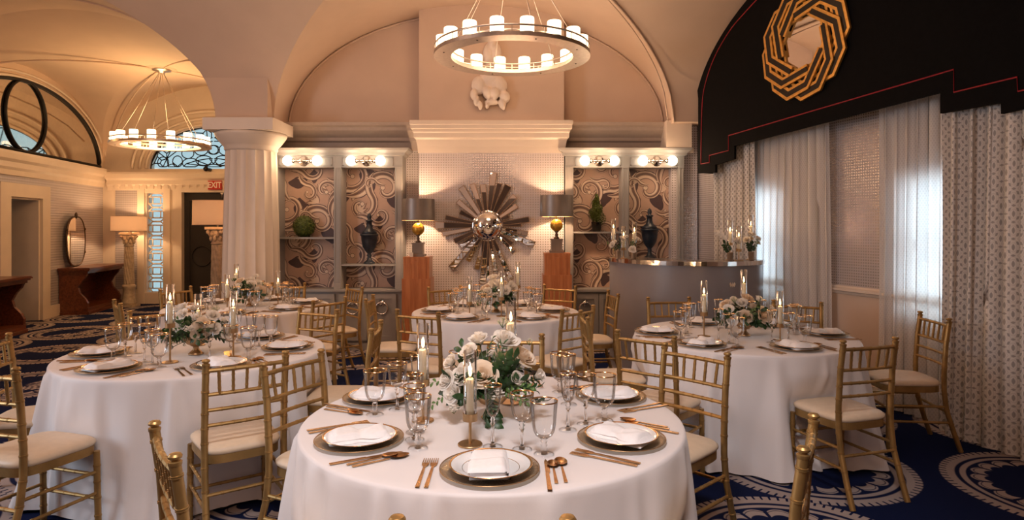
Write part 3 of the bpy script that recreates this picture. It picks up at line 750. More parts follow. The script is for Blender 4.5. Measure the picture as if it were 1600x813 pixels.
# sconces
for k, (p, lb) in enumerate(((475, 'two-globe sconce over the boxwood ball, leftmost of four'), (573, 'two-globe sconce over the left bookcase bay with the tall dark urn'),
                             (936, 'two-globe sconce above the spiral topiary'), (1026, 'two-globe sconce over the urn behind the bar, rightmost of four'))):
    x, z = X8(p), 2.395
    t = thing('wall_sconce', lb, 'sconce', (x, 8.12, z), 0, 'two-globe wall sconces')
    m = MB(); m.lathe([(.001, 0), (.066, 0), (.066, .012), (.055, .02), (.03, .025), (.02, .05), (.001, .055)], 24, M=T(rx=pi / 2)); m.build('backplate', CHROME, t)
    m = MB()
    for sx in (-1, 1): m.tube([(0, -.05, 0), (sx * .13, -.06, 0)], [.013, .013], 8); m.lathe([(.014, 0), (.03, .01), (.032, .04), (.02, .045)], 12, M=T(sx * .095, -.06, 0, ry=sx * pi / 2))
    m.build('arm', CHROME, t)
    for sx in (-1, 1):
        m = MB(); m.ball((sx * .185, -.06, 0), .064, n=20, m=12); m.build('globe', GLOBE_GLOW, t)
    lamp('sconce_lamp', 'POINT', (x, 8.12 - .2, z), 6.5, WARM2, .12)

# ------------------------------------------------------------------ ornaments on the shelves
def leafball(m, c, r, n, ls, mi=0, squash=1):
    for i in range(n):
        z = 1 - 2 * (i + .5) / n; a = i * 2.39996; s = sqrt(1 - z * z)
        d = Vector((s * cos(a), s * sin(a), z)); p = Vector(c) + Vector((d.x, d.y, d.z * squash)) * r * rnd.uniform(.92, 1.03)
        u = d.orthogonal().normalized(); u.rotate(Matrix.Rotation(rnd.uniform(0, 6.3), 3, d)); v_ = d.cross(u)
        u = (u + d * rnd.uniform(.1, .9)).normalized()
        m.add([p - v_ * ls * .45, p + u * ls * .8, p + v_ * ls * .45, p - u * ls * .3], [(0, 1, 2, 3)], mi)
t = thing('boxwood_ball', 'round clipped boxwood ball on the left bookcase shelf', 'topiary', (X8(475, 8.25), 8.25, 1.43))
m = MB(); m.ball((0, 0, .135), .122, n=16, m=10); m.build('core', LEAF, t); m = MB(); leafball(m, (0, 0, .138), .136, 1500, .017); stuff(m.build('foliage', BOX, t))
URN = [(.075, 0), (.075, .02), (.06, .03), (.035, .05), (.022, .09), (.03, .11), (.022, .13), (.055, .17), (.085, .22), (.10, .30), (.105, .36), (.118, .365), (.118, .385), (.105, .39), (.085, .42), (.05, .45), (.036, .49), (.034, .54), (.05, .55), (.045, .56), (.018, .57), (.03, .60), (.022, .635), (.001, .655)]
for px, z, lb in ((577, 1.085, 'dark blue lidded urn on the lower shelf of the left bookcase'), (1015, 1.15, 'dark blue lidded urn standing behind the bar')):
    y = 8.24; t = thing('lidded_urn', lb, 'urn', (X8(px, y), y, z), 0, 'dark blue urns')
    k = [i for i, q in enumerate(URN) if q[1] >= .39][0]
    m = MB(); m.lathe(URN[:k] + [(.05, .389)], 28); m.build('body', NAVY, t)
    m = MB(); m.lathe(URN[k:], 28); m.build('lid', NAVY, t)
t = thing('spiral_topiary', 'small spiral topiary in a black pot on the right bookcase shelf', 'topiary', (X8(932, 8.25), 8.25, 1.50))
m = MB(); m.lathe([(.05, 0), (.068, .12), (.07, .125), (.06, .125), (.055, .11), (.001, .11)], 20); m.build('pot', BLACK, t)
m = MB()
for i in range(17):
    f = i / 16; a = f * 4.5 * pi; rr = .075 * (1 - f) ** .8 + .012; leafball(m, (.035 * (1 - f) * cos(a), .035 * (1 - f) * sin(a), .17 + .30 * f), rr, int(150 * (1.1 - f * .8)), .018)
stuff(m.build('foliage', BOX, t)); m = MB(); m.tube([(0, 0, .1), (0, 0, .47)], .01, 6); m.build('stem', LEAF, t)

# ------------------------------------------------------------------ pedestals and table lamps
for sgn, px, ztop, lb in ((-1, 653.5, PZ(402, 7.66), 'left'), (1, 869.5, PZ(396, 7.66), 'right')):
    y = 7.82; x = PX(px, y)
    t = thing('wooden_pedestal', f'tall square cherry wood pedestal {lb} of the sunburst mirror', 'pedestal', (x, y, 0), 0, 'cherry wood pedestals')
    h = ztop; m = MB(); m.box(-.172, -.172, 0, .172, .172, h - .26); m.build('lower_block', CHERRY, t)
    m = MB(); m.box(-.155, -.155, h - .26, .155, .155, h); m.build('upper_block', CHERRY, t)
    m = MB()
    for dx in (-.09, 0, .09): m.box(dx - .028, -.163, h - .26, dx + .028, -.155, h - .05 - abs(dx) * .3)
    m.box(-.158, -.158, h - .03, .158, .158, h + .001)
    m.build('flute', CHERRY, t)
    t = thing('table_lamp', f'table lamp with dark metal drum shade and gold ball on the {lb} pedestal', 'lamp', (x, y, h + .001), 0, 'table lamps on the pedestals')
    m = MB(); m.box(-.085, -.085, 0, .085, .085, .03); m.box(-.065, -.065, .03, .065, .065, .15); m.box(-.075, -.075, .15, .075, .075, .17); m.build('base', PEWTER, t)
    m = MB(); m.lathe([(.03, .17), (.035, .18), (.016, .20), (.022, .215), (.012, .24), (.03, .262), (.001, .27)], 16); m.build('stem', BRONZE, t)
    m = MB(); m.ball((0, 0, .335), .078, n=24, m=14); m.build('ball', mat('old_gold_glaze', (.50, .30, .05), .25, .6, var=.12), t)
    m = MB(); m.tube([(0, 0, .41), (0, 0, .64)], .008, 6); m.tube([(-.2, 0, .63), (.2, 0, .63)], .003, 4); m.tube([(0, -.2, .63), (0, .2, .63)], .003, 4); m.build('harp', BRONZE, t)
    m = MB(); m.lathe([(.204, .44), (.199, .70)], 40, cap=False); m.lathe([(.196, .70), (.201, .44)], 40, cap=False, mi=1); m.lathe([(.196, .70), (.199, .70)], 40, cap=False); m.lathe([(.204, .44), (.201, .44)], 40, cap=False)
    m.build('shade', [PEWTER, mat('gold_shade_lining', (.75, .5, .25), .4, .3)], t)
    m = MB(); m.ball((0, 0, .54), .03); m.build('bulb', m_emit('lit_bulb', (1, .72, .42), 20), t)
    lamp('table_lamp_bulb', 'POINT', (x, y, h + .56), 62, WARM2, .04)
m = MB(); m.box(-.02, -.02, 0, .02, .02, .05); tag(m.build('white_box', PAINT, None, (PX(643, 7.7), 7.7, PZ(402, 7.66) + .001)), 'tiny white box beside the lamp on the left pedestal', 'box')

# ------------------------------------------------------------------ sunburst mirror
SB = Vector((PX(761.5, 8.06), 8.11, PZ(353, 8.06)))
t = thing('sunburst_mirror', 'round sunburst mirror of pointed mirrored rays around a silver dome', 'mirror', SB)
k = 8.06 / F / 4.515; RAYFR = mat('bright_bronze_edge', (.34, .23, .16), .3, .85, var=.06)
rays = [(500, 87, 55, 0), (425, 172, 48, 0), (350, 168, 45, 1), (270, 190, 55, 0), (247, 290, 45, 1), (262, 365, 38, 0), (160, 405, 40, 1), (85, 460, 58, 0), (138, 525, 40, 1), (222, 575, 45, 0), (268, 612, 40, 1), (200, 765, 55, 0),
        (318, 715, 45, 1), (380, 775, 45, 0), (425, 880, 55, 1), (458, 1010, 45, 0), (520, 800, 45, 1), (625, 850, 50, 0), (650, 655, 45, 1), (635, 598, 40, 0), (790, 600, 55, 1), (745, 520, 40, 0), (755, 420, 50, 1), (700, 455, 40, 0),
        (612, 395, 40, 1), (666, 322, 40, 0), (655, 255, 50, 1), (605, 180, 60, 0), (545, 165, 45, 1)]
for ex, ey, wd, lay in rays:
    dx, dz = (ex - 458) * k, -(ey - 465) * k; L = sqrt(dx * dx + dz * dz); a = atan2(dz, dx); w2 = wd * k * .45; w1 = w2 * .5
    Mx = Matrix.Rotation(-a, 4, 'Y') @ Matrix.Rotation(pi / 2, 4, 'X') @ Matrix.Rotation(rnd.uniform(-.05, .05), 4, 'X') @ Matrix.Rotation(rnd.uniform(-.03, .03), 4, 'Y')
    y = .028 if lay == 0 else .052
    m = MB(); m.prism([(.09, -w1), (L, -w2), (L, w2), (.09, w1)], y - .022, y); r_ = m.build('ray', RAYFR, t); r_.rotation_euler = Mx.to_euler()
    e = .0075; m = MB()
    m.prism([(.09, -w1 + e), (L - e, -w2 + e), (L - e, w2 - e), (.09, w1 - e)], y, y + .003)
    m.build('mirror_pane', MIRROR, r_)
m = MB(); m.lathe([(.195, .06), (.19, .10), (.17, .145), (.13, .19), (.08, .215), (.03, .227), (.001, .228)], 40, M=T(rx=pi / 2)); m.build('dome', MIRROR, t)
m = MB(); m.lathe([(.001, .0), (.12, .0), (.12, .06), (.001, .06)], 24, M=T(rx=pi / 2)); m.build('backplate', BRONZE, t)

# ------------------------------------------------------------------ white plaster sculpture
y = 8.12; cx, cz = 8.05 / F / 5.08, 0
def S(zx, zy, d=0): return Vector((PX(720 + zx / 5.08, 8.05), 8.12 - d, PZ(30 + zy / 5.08, 8.05)))
m = MB(); q = 8.05 / F / 5.08
for zx, zy, rx, rz, d in ((145, 525, 62, 75, .07), (300, 530, 70, 80, .07), (215, 590, 40, 50, .14), (270, 595, 40, 48, .14), (105, 600, 30, 45, .10), (125, 650, 25, 45, .12), (155, 690, 18, 35, .12), (210, 690, 16, 25, .10), (350, 620, 42, 48, .10), (330, 670, 30, 45, .10), (340, 700, 14, 26, .10), (235, 470, 90, 70, .06), (245, 400, 60, 80, .05), (220, 280, 45, 90, .05), (285, 270, 40, 80, .05), (250, 210, 40, 70, .05), (245, 660, 60, 22, .06)):
    p = S(zx, zy, d * .7 + .02); m.ball(tuple(p), (rx * q, .09, rz * q), n=16, m=10)
sc_o = m.build('plaster_sculpture', WHITEPL)
md = sc_o.modifiers.new('r', 'REMESH'); md.mode = 'VOXEL'; md.voxel_size = .009; md.use_smooth_shade = True
md = sc_o.modifiers.new('s', 'SMOOTH'); md.iterations = 3
dg = bpy.context.evaluated_depsgraph_get(); me = bpy.data.meshes.new_from_object(sc_o.evaluated_get(dg)); sc_o.modifiers.clear(); sc_o.data = me
import bmesh
bb = bmesh.new(); bb.from_mesh(me); bmesh.ops.bisect_plane(bb, geom=bb.verts[:] + bb.edges[:] + bb.faces[:], plane_co=(0, 8.118, 0), plane_no=(0, 1, 0), clear_outer=True)
bmesh.ops.holes_fill(bb, edges=[e for e in bb.edges if e.is_boundary]); bb.to_mesh(me); bb.free()
tag(sc_o, 'white plaster animal sculpture hung on the chimney breast behind the chandelier', 'sculpture')

# ------------------------------------------------------------------ bar and what stands on it
BZ = 1.22; bar = thing('curved_bar', 'grey bow-fronted bar with a polished metal counter edge', 'bar')
BA = [(1.12, 7.35), (1.16, 6.95), (1.38, 6.55), (1.75, 6.30), (2.15, 6.30), (2.46, 6.47), (2.62, 6.68)]
def smooth_path(P, n=8):
    out = []
    for i in range(len(P) - 1):
        p0, p1, p2, p3 = P[max(0, i - 1)], P[i], P[i + 1], P[min(len(P) - 1, i + 2)]
        for j in range(n):
            t = j / n; out.append(tuple(.5 * (2 * p1[k] + (p2[k] - p0[k]) * t + (2 * p0[k] - 5 * p1[k] + 4 * p2[k] - p3[k]) * t * t + (3 * p1[k] - p0[k] - 3 * p2[k] + p3[k]) * t ** 3) for k in (0, 1)))
    return out + [P[-1]]
BP = smooth_path(BA)
def off_path(P, d):
    out = []
    for i, p in enumerate(P):
        a, c = P[max(0, i - 1)], P[min(len(P) - 1, i + 1)]; tx, ty = c[0] - a[0], c[1] - a[1]; l = sqrt(tx * tx + ty * ty); out.append((p[0] - ty / l * d, p[1] + tx / l * d))
    return out
inn = off_path(BP, .30); m = MB()
n = len(BP); vs, fs = [], []
for z in (0, BZ - .04):
    vs += [(x, y, z) for x, y in BP] + [(x, y, z) for x, y in off_path(BP, .05)]
for i in range(n - 1): fs += [(i, i + 1, 2 * n + i + 1, 2 * n + i), (n + i, 3 * n + i, 3 * n + i + 1, n + i + 1), (2 * n + i, 2 * n + i + 1, 3 * n + i + 1, 3 * n + i)]
fs += [(0, 2 * n, 3 * n, n), (n - 1, 2 * n - 1, 4 * n - 1, 3 * n - 1)]
m.add(vs, fs, 0, True); m.build('front', GREYBAR, bar, sharp=30)
def slab(mb, A, B, z0, z1):
    n = len(A); vs = [(x, y, z) for z in (z0, z1) for P in (A, B) for x, y in P]; fs = []
    for i in range(n - 1): fs += [(i, n + i, n + i + 1, i + 1), (2 * n + i, 2 * n + i + 1, 3 * n + i + 1, 3 * n + i), (i, i + 1, 2 * n + i + 1, 2 * n + i), (n + i, 3 * n + i, 3 * n + i + 1, n + i + 1)]
    fs += [(0, 2 * n, 3 * n, n), (n - 1, 2 * n - 1, 4 * n - 1, 3 * n - 1)]; mb.add(vs, fs)
m = MB(); slab(m, off_path(BP, -.025), off_path(BP, .36), BZ - .04, BZ); m.build('counter', mat('grey_stone_counter', lin((120, 112, 108)), .2, var=.05), bar)
m = MB(); slab(m, off_path(BP, -.034), off_path(BP, -.025), BZ - .042, BZ + .001); m.build('edge_band', CHROME, bar)
m = MB()
for sx in (-1, 1): m.add([(0, 0, 0), (sx * .02, 0, .03), (sx * .03, -.006, .012), (sx * .018, -.004, -.02)], [(0, 1, 2, 3)])  # flat pale winged shape set on the bar front
m.box(-.003, -.004, -.02, .003, 0, .025)
bx = PX(1141, 6.36); yb_ = min(BP, key=lambda p: abs(p[0] - bx))[1]
tag(m.build('butterfly_ornament', ROSE2, None, (bx, yb_ - .002, PZ(445, 6.36))), 'small pale butterfly-shaped ornament on the grey bar front', 'ornament')

# ------------------------------------------------------------------ valance, curtains, valance mirror
def vs_(px, py, line=4.80):            # a point of the valance's face, as (along the wall, height)
    Y = line / ((px - 800) / F + .33); return (rwl(Y), HC + (HY - py) * Y / F)
t = thing('black_valance', 'large black arched valance with stepped lower edge above the right-hand curtains', 'valance', RW0, AR)
bot = [vs_(1085, 272), vs_(1111, 271), vs_(1111, 259), vs_(1140, 250), vs_(1140, 230), vs_(1452, 149), vs_(1452, 181), vs_(1543, 165), vs_(1543, 182), vs_(1640, 160)]
bot.append((rwl(3.0), bot[-1][1] + .0))
topv = []
for i in range(41):
    Y = 5.3 - 2.4 * cos(pi * i / 40) + (.13 * i / 40); Y = max(2.95, min(7.82, Y)); topv.append((rwl(Y), zB(Y) - .03))
topv[-1] = (bot[0][0], topv[-1][1] - .1)
bot[-1] = (topv[0][0], bot[-1][1])
Mv = Matrix.Rotation(pi / 2, 4, 'X')
m = MB(); m.prism(bot + topv, .29, .32, M=Mv); m.build('board', VELVET, t)
m = MB()
m.box(bot[0][0], -.29, bot[0][1], bot[0][0] + .03, -.005, topv[-1][1]); m.build('side_return', VELVET, t)
m = MB(); pipe = [vs_(*q) for q in ((1181, -2), (1157, 24), (1133, 53), (1109, 96), (1094, 144), (1090.5, 192), (1089.6, 257.6), (1102.5, 255.6), (1102.5, 244.6), (1131.8, 237), (1131.8, 214), (1473, 113.7), (1473, 148.7), (1568, 125.7), (1569, 147.7), (1640, 132))]
pipe = smooth_path(pipe[:7], 6) + pipe[7:]; m.tube([(x, -.322, z) for x, z in pipe], .006, 6); m.build('piping', PIPING, t)
mx, mz = vs_(1247, 71)
g = thing('interlaced_mirror', 'gold and black interlaced octagonal mirror hung on the black valance', 'mirror', (0, 0, 0))
p0 = Vector(RW0) + Matrix.Rotation(AR, 3, 'Z') @ Vector((mx, -.325, mz)); g.location = p0; g.rotation_euler = (0, 0, AR)
def link_poly(L, W, c): return [(L, W - c), (L - c, W), (-L + c, W), (-L, W - c), (-L, -W + c), (-L + c, -W), (L - c, -W), (L, -W + c)]
m = MB(); m.lathe([(.001, .006), (.30, .006)], 8, M=T(rx=pi / 2), cap=False); m.build('mirror_pane', MIRROR, g)
def half_link(mb, out, inn, h, zoff, a, k=.05):
    (L, W, c), (L2, W2, c2) = out, inn
    P0 = [(-.03, W), (L - c, W), (L, W - c), (L, -W + c), (L - c, -W), (-.03, -W)]; P1 = [(-.03, W2), (L2 - c2, W2), (L2, W2 - c2), (L2, -W2 + c2), (L2 - c2, -W2), (-.03, -W2)]
    n = 6; zf = lambda y: .030 + k * y
    v_ = [(x, y, zf(y) + z) for z in (zoff - h, zoff) for P_ in (P0, P1) for x, y in P_]; f_ = []
    for q in range(n - 1):
        r_ = q + 1
        f_ += [(q, n + q, n + r_, r_), (2 * n + q, 2 * n + r_, 3 * n + r_, 3 * n + q), (q, r_, 2 * n + r_, 2 * n + q), (n + q, 3 * n + q, 3 * n + r_, n + r_)]
    f_ += [(0, 2 * n, 3 * n, n), (n - 1, 2 * n - 1, 4 * n - 1, 3 * n - 1)]
    mb.add(v_, f_, 0, False, Matrix.Rotation(pi / 2, 4, 'X') @ Matrix.Rotation(a, 4, 'Z'))
for i in range(8):
    a = i * pi / 4 + .2
    m = MB(); half_link(m, (.54, .335, .205), (.43, .235, .145), .022, 0, a); lk = m.build('frame_link', GILT, g)
    m = MB(); half_link(m, (.51, .308, .190), (.458, .260, .160), .006, .003, a); m.build('black_inlay', BLACK, lk)

def curtain(name, label, cat, Ya, Yb, off, zt, zb, wl, amp, mt, seed, flare=.3, gather=0, nz=14):
    r_ = random.Random(seed); s0, s1 = rwl(Ya), rwl(Yb); L = s1 - s0; nf = max(3, int(round(L / wl))); nu = nf * 8
    ph = [r_.uniform(-.5, .5) for _ in range(nf + 2)]; am = [r_.uniform(.65, 1.25) for _ in range(nf + 2)]
    def p(u, v):
        x = u * nf; i = int(x); f = x - i
        w_ = ph[i] * (1 - f) + ph[i + 1] * f; a_ = am[i] * (1 - f) + am[i + 1] * f
        z = zt + (zb - zt) * v; e = 1 + flare * v
        y = -off + amp * a_ * e * sin(2 * pi * x + w_ * 1.6 + .4 * sin(2.2 * v + i)) + .012 * sin(5 * u + 3 * v)
        xx = s0 + L * u + amp * .5 * sin(4 * pi * x + w_) * e + gather * v * (u - .5) * L
        return (xx, y, z)
    # arc length across the folds for the woven pattern
    us = [0]
    for i in range(nu): us.append(us[-1] + (Vector(p((i + 1) / nu, .3)) - Vector(p(i / nu, .3))).length)
    m = MB(); m.grid(p, nu, nz, uv=lambda u, v: (us[int(round(u * nu))], zt + (zb - zt) * v))
    o = m.build(name, mt, None, RW0, AR); tag(o, label, cat); return o
curtain('patterned_drape', 'grey leaf-patterned drape hanging behind the bar, at the far end', 'curtain', 7.72, 7.03, .16, 2.55, .01, .115, .03, DRAPE, 1)
curtain('sheer_curtain', 'white sheer curtain beside the far patterned drape', 'curtain', 7.45, 6.11, .085, 2.7, .01, .105, .026, SHEER, 2, .2, .02)
curtain('sheer_curtain', 'white sheer curtain with bright daylight behind, next to the near patterned drape', 'curtain', 5.60, 4.55, .07, 2.75, .01, .10, .026, SHEER, 3, .2, .03)
curtain('patterned_drape', 'grey leaf-patterned floor-length drape at the right edge of the room', 'curtain', 4.93, 3.95, .215, 2.75, .004, .13, .058, DRAPE, 4, .45, .06)

# ------------------------------------------------------------------ furniture of the far room
def on_left(s, y, z=0): return LW0 + LD * s + Vector((-LD.y, LD.x, 0)) * y + Vector((0, 0, z))
def console(sc0, L, label):
    D, H = .48, .83
    t = thing('console_table', label, 'console table', on_left(sc0, .015), AL, 'mahogany console tables')
    m = MB(); m.prism([(0, 0), (L, 0), (L, D - .02), (0, D - .02)], .03, .12); m.prism([(-.01, 0), (L + .01, 0), (L + .01, D), (-.01, D)], .0, .05); m.build('plinth', MAHOG, t)
    prof = [(0, .12), (D - .03, .12), (D - .02, .2), (D - .06, .28), (D - .15, .38), (D - .18, .48), (D - .13, .58), (D - .06, .66), (D - .03, .73), (0, .73)]
    Me = Matrix(((0, 0, 1, 0), (1, 0, 0, 0), (0, 1, 0, 0), (0, 0, 0, 1)))
    for x in (.0, L - .06):
        m = MB(); m.prism(prof, x, x + .06, M=Me); m.build('end_panel', MAHOG, t)
    m = MB(); m.box(.06, 0, .12, L - .06, .02, .73); m.build('back_panel', MAHOG, t)
    m = MB(); m.box(-.02, 0, .73, L + .02, D - .01, .77); m.box(-.04, 0, .77, L + .04, D + .02, .795); m.box(-.06, 0, .795, L + .06, D + .04, .815); m.box(-.05, 0, .815, L + .05, D + .03, H); m.build('top', MAHOG, t)
console(.30, 1.40, 'mahogany console table with curved ends under the oval wall mirror')
console(3.62, 1.4, 'mahogany console table cut off by the left edge of the photo')
t = thing('oval_mirror', 'arched oval mirror with dark frame standing on the far console table', 'mirror', on_left(1.24, .075, .836), AL)
def mir_outline(k=1, n=40):
    P = []
    for i in range(n):
        a = 2 * pi * i / n; x, z = cos(a), sin(a); e = .78
        P.append((math.copysign(abs(x) ** e, x) * .34 * k, .46 + math.copysign(abs(z) ** .8, z) * .45 * k))
    return P
m = MB(); m.prism(mir_outline(.97), .0, .012, M=Matrix.Rotation(pi / 2, 4, 'X')); o = m.build('mirror_pane', MIRROR, t)
o.rotation_euler = (0, 0, pi); 
m = MB(); m.tube([(x, .004, z) for x, z in mir_outline()], .018, 8, closed=True); m.build('frame', BRONZE, t)
m = MB(); m.ball((0, .01, .93), (.05, .02, .06)); [m.ball((sx * .33, .01, zz), (.025, .018, .03)) for sx in (-1, 1) for zz in (.25, .68)]; m.build('crest', BRONZE, t)
def floor_lamp(loc, H, rs, zs0, zs1, rc, label, power):
    t = thing('column_floor_lamp', label, 'floor lamp', loc, 0, 'column floor lamps')
    zc = zs0 - .03
    m = MB(); m.box(-rc * 1.35, -rc * 1.35, 0, rc * 1.35, rc * 1.35, .05); m.lathe([(rc * 1.2, .05), (rc * 1.25, .08), (rc * 1.05, .12), (rc * 1.0, .36), (rc * 1.12, .38), (rc * 1.12, .42), (rc * .9, .44)], 24); m.build('base', LAMPSTONE, t)
    def tw(a, r, z): return r * (1 + .07 * sin(a * 12 + z * 26))
    m = MB(); zz = [.44 + (zc - .72) * i / 40 for i in range(41)]; m.lathe([(rc * (.86 - .14 * i / 40), z) for i, z in enumerate(zz)], 72, flute=tw); m.build('shaft', LAMPSTONE, t)
    zk = zc - .28; m = MB(); m.lathe([(rc * .72, zk), (rc * .86, zk + .02), (rc * .72, zk + .05), (rc * .74, zk + .1), (rc * 1.0, zk + .22), (rc * .95, zk + .23)], 24)
    m.box(-rc * 1.2, -rc * 1.2, zk + .24, rc * 1.2, rc * 1.2, zc)
    for i in range(4):
        a = pi / 4 + i * pi / 2; m.lathe([(rc * .30, -.025), (rc * .34, 0), (rc * .30, .025)], 14, M=T(rc * 1.15 * cos(a), rc * 1.15 * sin(a), zk + .20, a, pi / 2))
    for lv in (0, 1):
        for i in range(8):
            a = (i + .5 * lv) * pi / 4; rr = rc * (.82 + .08 * lv); z0 = zk + .06 + .07 * lv
            m.ball((rr * cos(a), rr * sin(a), z0 + .04), (.03, .03, .05), n=8, m=6)
    m.build('capital', LAMPSTONE, t)
    m = MB(); m.tube([(0, 0, zc), (0, 0, zs1 - .03)], .01, 6); m.ball((0, 0, (zs0 + zs1) / 2), .035, mi=1); m.build('bulb', [BRONZE, m_emit('floor_lamp_bulb', (1, .66, .34), 14)], t)
    m = MB(); m.lathe([(rs, zs0), (rs * .985, zs1)], 48, cap=False); m.build('shade', SHADEC, t)
    m = MB(); [m.tube([(r_ * cos(2 * pi * i / 40), r_ * sin(2 * pi * i / 40), z) for i in range(40)], .005, 5, closed=True) for r_, z in ((rs, zs0), (rs * .985, zs1))]; m.build('shade_trim', SHADEC, t)
    lamp('floor_lamp_bulb', 'POINT', (loc[0], loc[1], (zs0 + zs1) / 2 + .02), power, WARM, .05)
floor_lamp((-7.48, 12.5, 0), 1.77, .31, 1.48, 1.765, .105, 'column floor lamp with drum shade in the corner right of the far console table', 58)
floor_lamp((PX(340, 10.0), 10.0, 0), 1.97, .36, 1.59, 1.965, .115, 'column floor lamp with drum shade before the dark exit door', 52)
# lunette mirror
t = thing('lunette_mirror', 'large half-round mirror with black ring bars high on the left wall', 'mirror', LW0, AL)
cs = (12.95 - 10.5) * 1.016; lh, la, lz = 1.14, 2.32, 2.76
P = [(cs + la * cos(pi * i / 48), lz + lh * sin(pi * i / 48)) for i in range(49)]
m = MB(); m.prism(P, -.022, -.012, M=Matrix.Rotation(pi / 2, 4, 'X')); m.build('mirror_pane', mat('aged_mirror', (.80, .76, .68), .03, 1, var=.02), t)
m = MB(); m.tube([(x, .035, z) for x, z in P], .03, 8, closed=True); m.build('frame', IRON, t)
rr = lh / 2
for k in (-1, 0, 1):
    c_ = cs + .26 + k * 1.02; m = MB(); pts = []
    for i in range(48):
        x, z = c_ + rr * cos(2 * pi * i / 48), lz + rr + rr * sin(2 * pi * i / 48)
        if ((x - cs) / la) ** 2 + ((z - lz) / lh) ** 2 <= 1.02: pts.append((x, .045, z))
    if k == 0: m.tube(pts, .022, 8, closed=True); m.build('ring_bar', IRON, t)
# exit sign and camera
t = thing('exit_sign', 'red EXIT sign above the dark door', 'sign', (PX(339.5, FY), FY - .065, PZ(290, FY)))
m = MB(); m.box(-.135, -.05, -.09, .135, 0, .09); m.build('case', SIGNRED, t)
fcu = bpy.data.curves.new('letters', 'FONT'); fcu.body = 'EXIT'; fcu.size = .17; fcu.align_x = 'CENTER'; fcu.align_y = 'CENTER'; fcu.extrude = .002; fcu.space_character = .95; fcu.offset = .004
fcu.materials.append(SIGNWHITE); fo = bpy.data.objects.new('letters', fcu); C.objects.link(fo); bpy.context.view_layer.update(); lm = bpy.data.meshes.new_from_object(fo.evaluated_get(bpy.context.evaluated_depsgraph_get())); bpy.data.objects.remove(fo); fo = put('letters', lm, t); fo.location = (0, -.053, -.002); fo.rotation_euler = (pi / 2, 0, 0); fo.scale = (.82, 1, 1)
t = thing('security_camera', 'small dark dome camera under the cornice above the exit sign', 'camera', (PX(329, FY), FY - .2, PZ(265.5, FY)))
m = MB(); m.ball((0, 0, 0), .05); m.build('dome', IRON, t); m = MB(); m.tube([(0, 0, 0), (0, .2, .0)], .03, 10); m.build('mount', IRON, t)

# ------------------------------------------------------------------ chairs
def bamboo(mb, P, r, nodes, n=8, cap=True):
    """a bamboo-turned stick: path points with little rings at the given distances"""
    P = [Vector(p) for p in P]; seg = [0]
    for a, c in zip(P, P[1:]): seg.append(seg[-1] + (c - a).length)
    tot = seg[-1]
    def at(d):
        d = min(max(d, 0), tot)
        for i in range(len(P) - 1):
            if d <= seg[i + 1] + 1e-9: return P[i].lerp(P[i + 1], (d - seg[i]) / max(1e-9, seg[i + 1] - seg[i]))
    ev = [(0, r)] + [(s_, r) for s_ in seg[1:-1]] + [(tot, r)]
    for k in nodes:
        d = k * tot
        for dd, q in ((-.0052, 1), (-.0045, 1.13), (-.0012, 1.13), (-.0004, .99), (.0004, .99), (.0012, 1.13), (.0045, 1.13), (.0052, 1)): ev.append((d + dd, r * q))
    ev.sort(); mb.tube([at(d) for d, _ in ev], [q for _, q in ev], n, cap=cap)
CH = {}
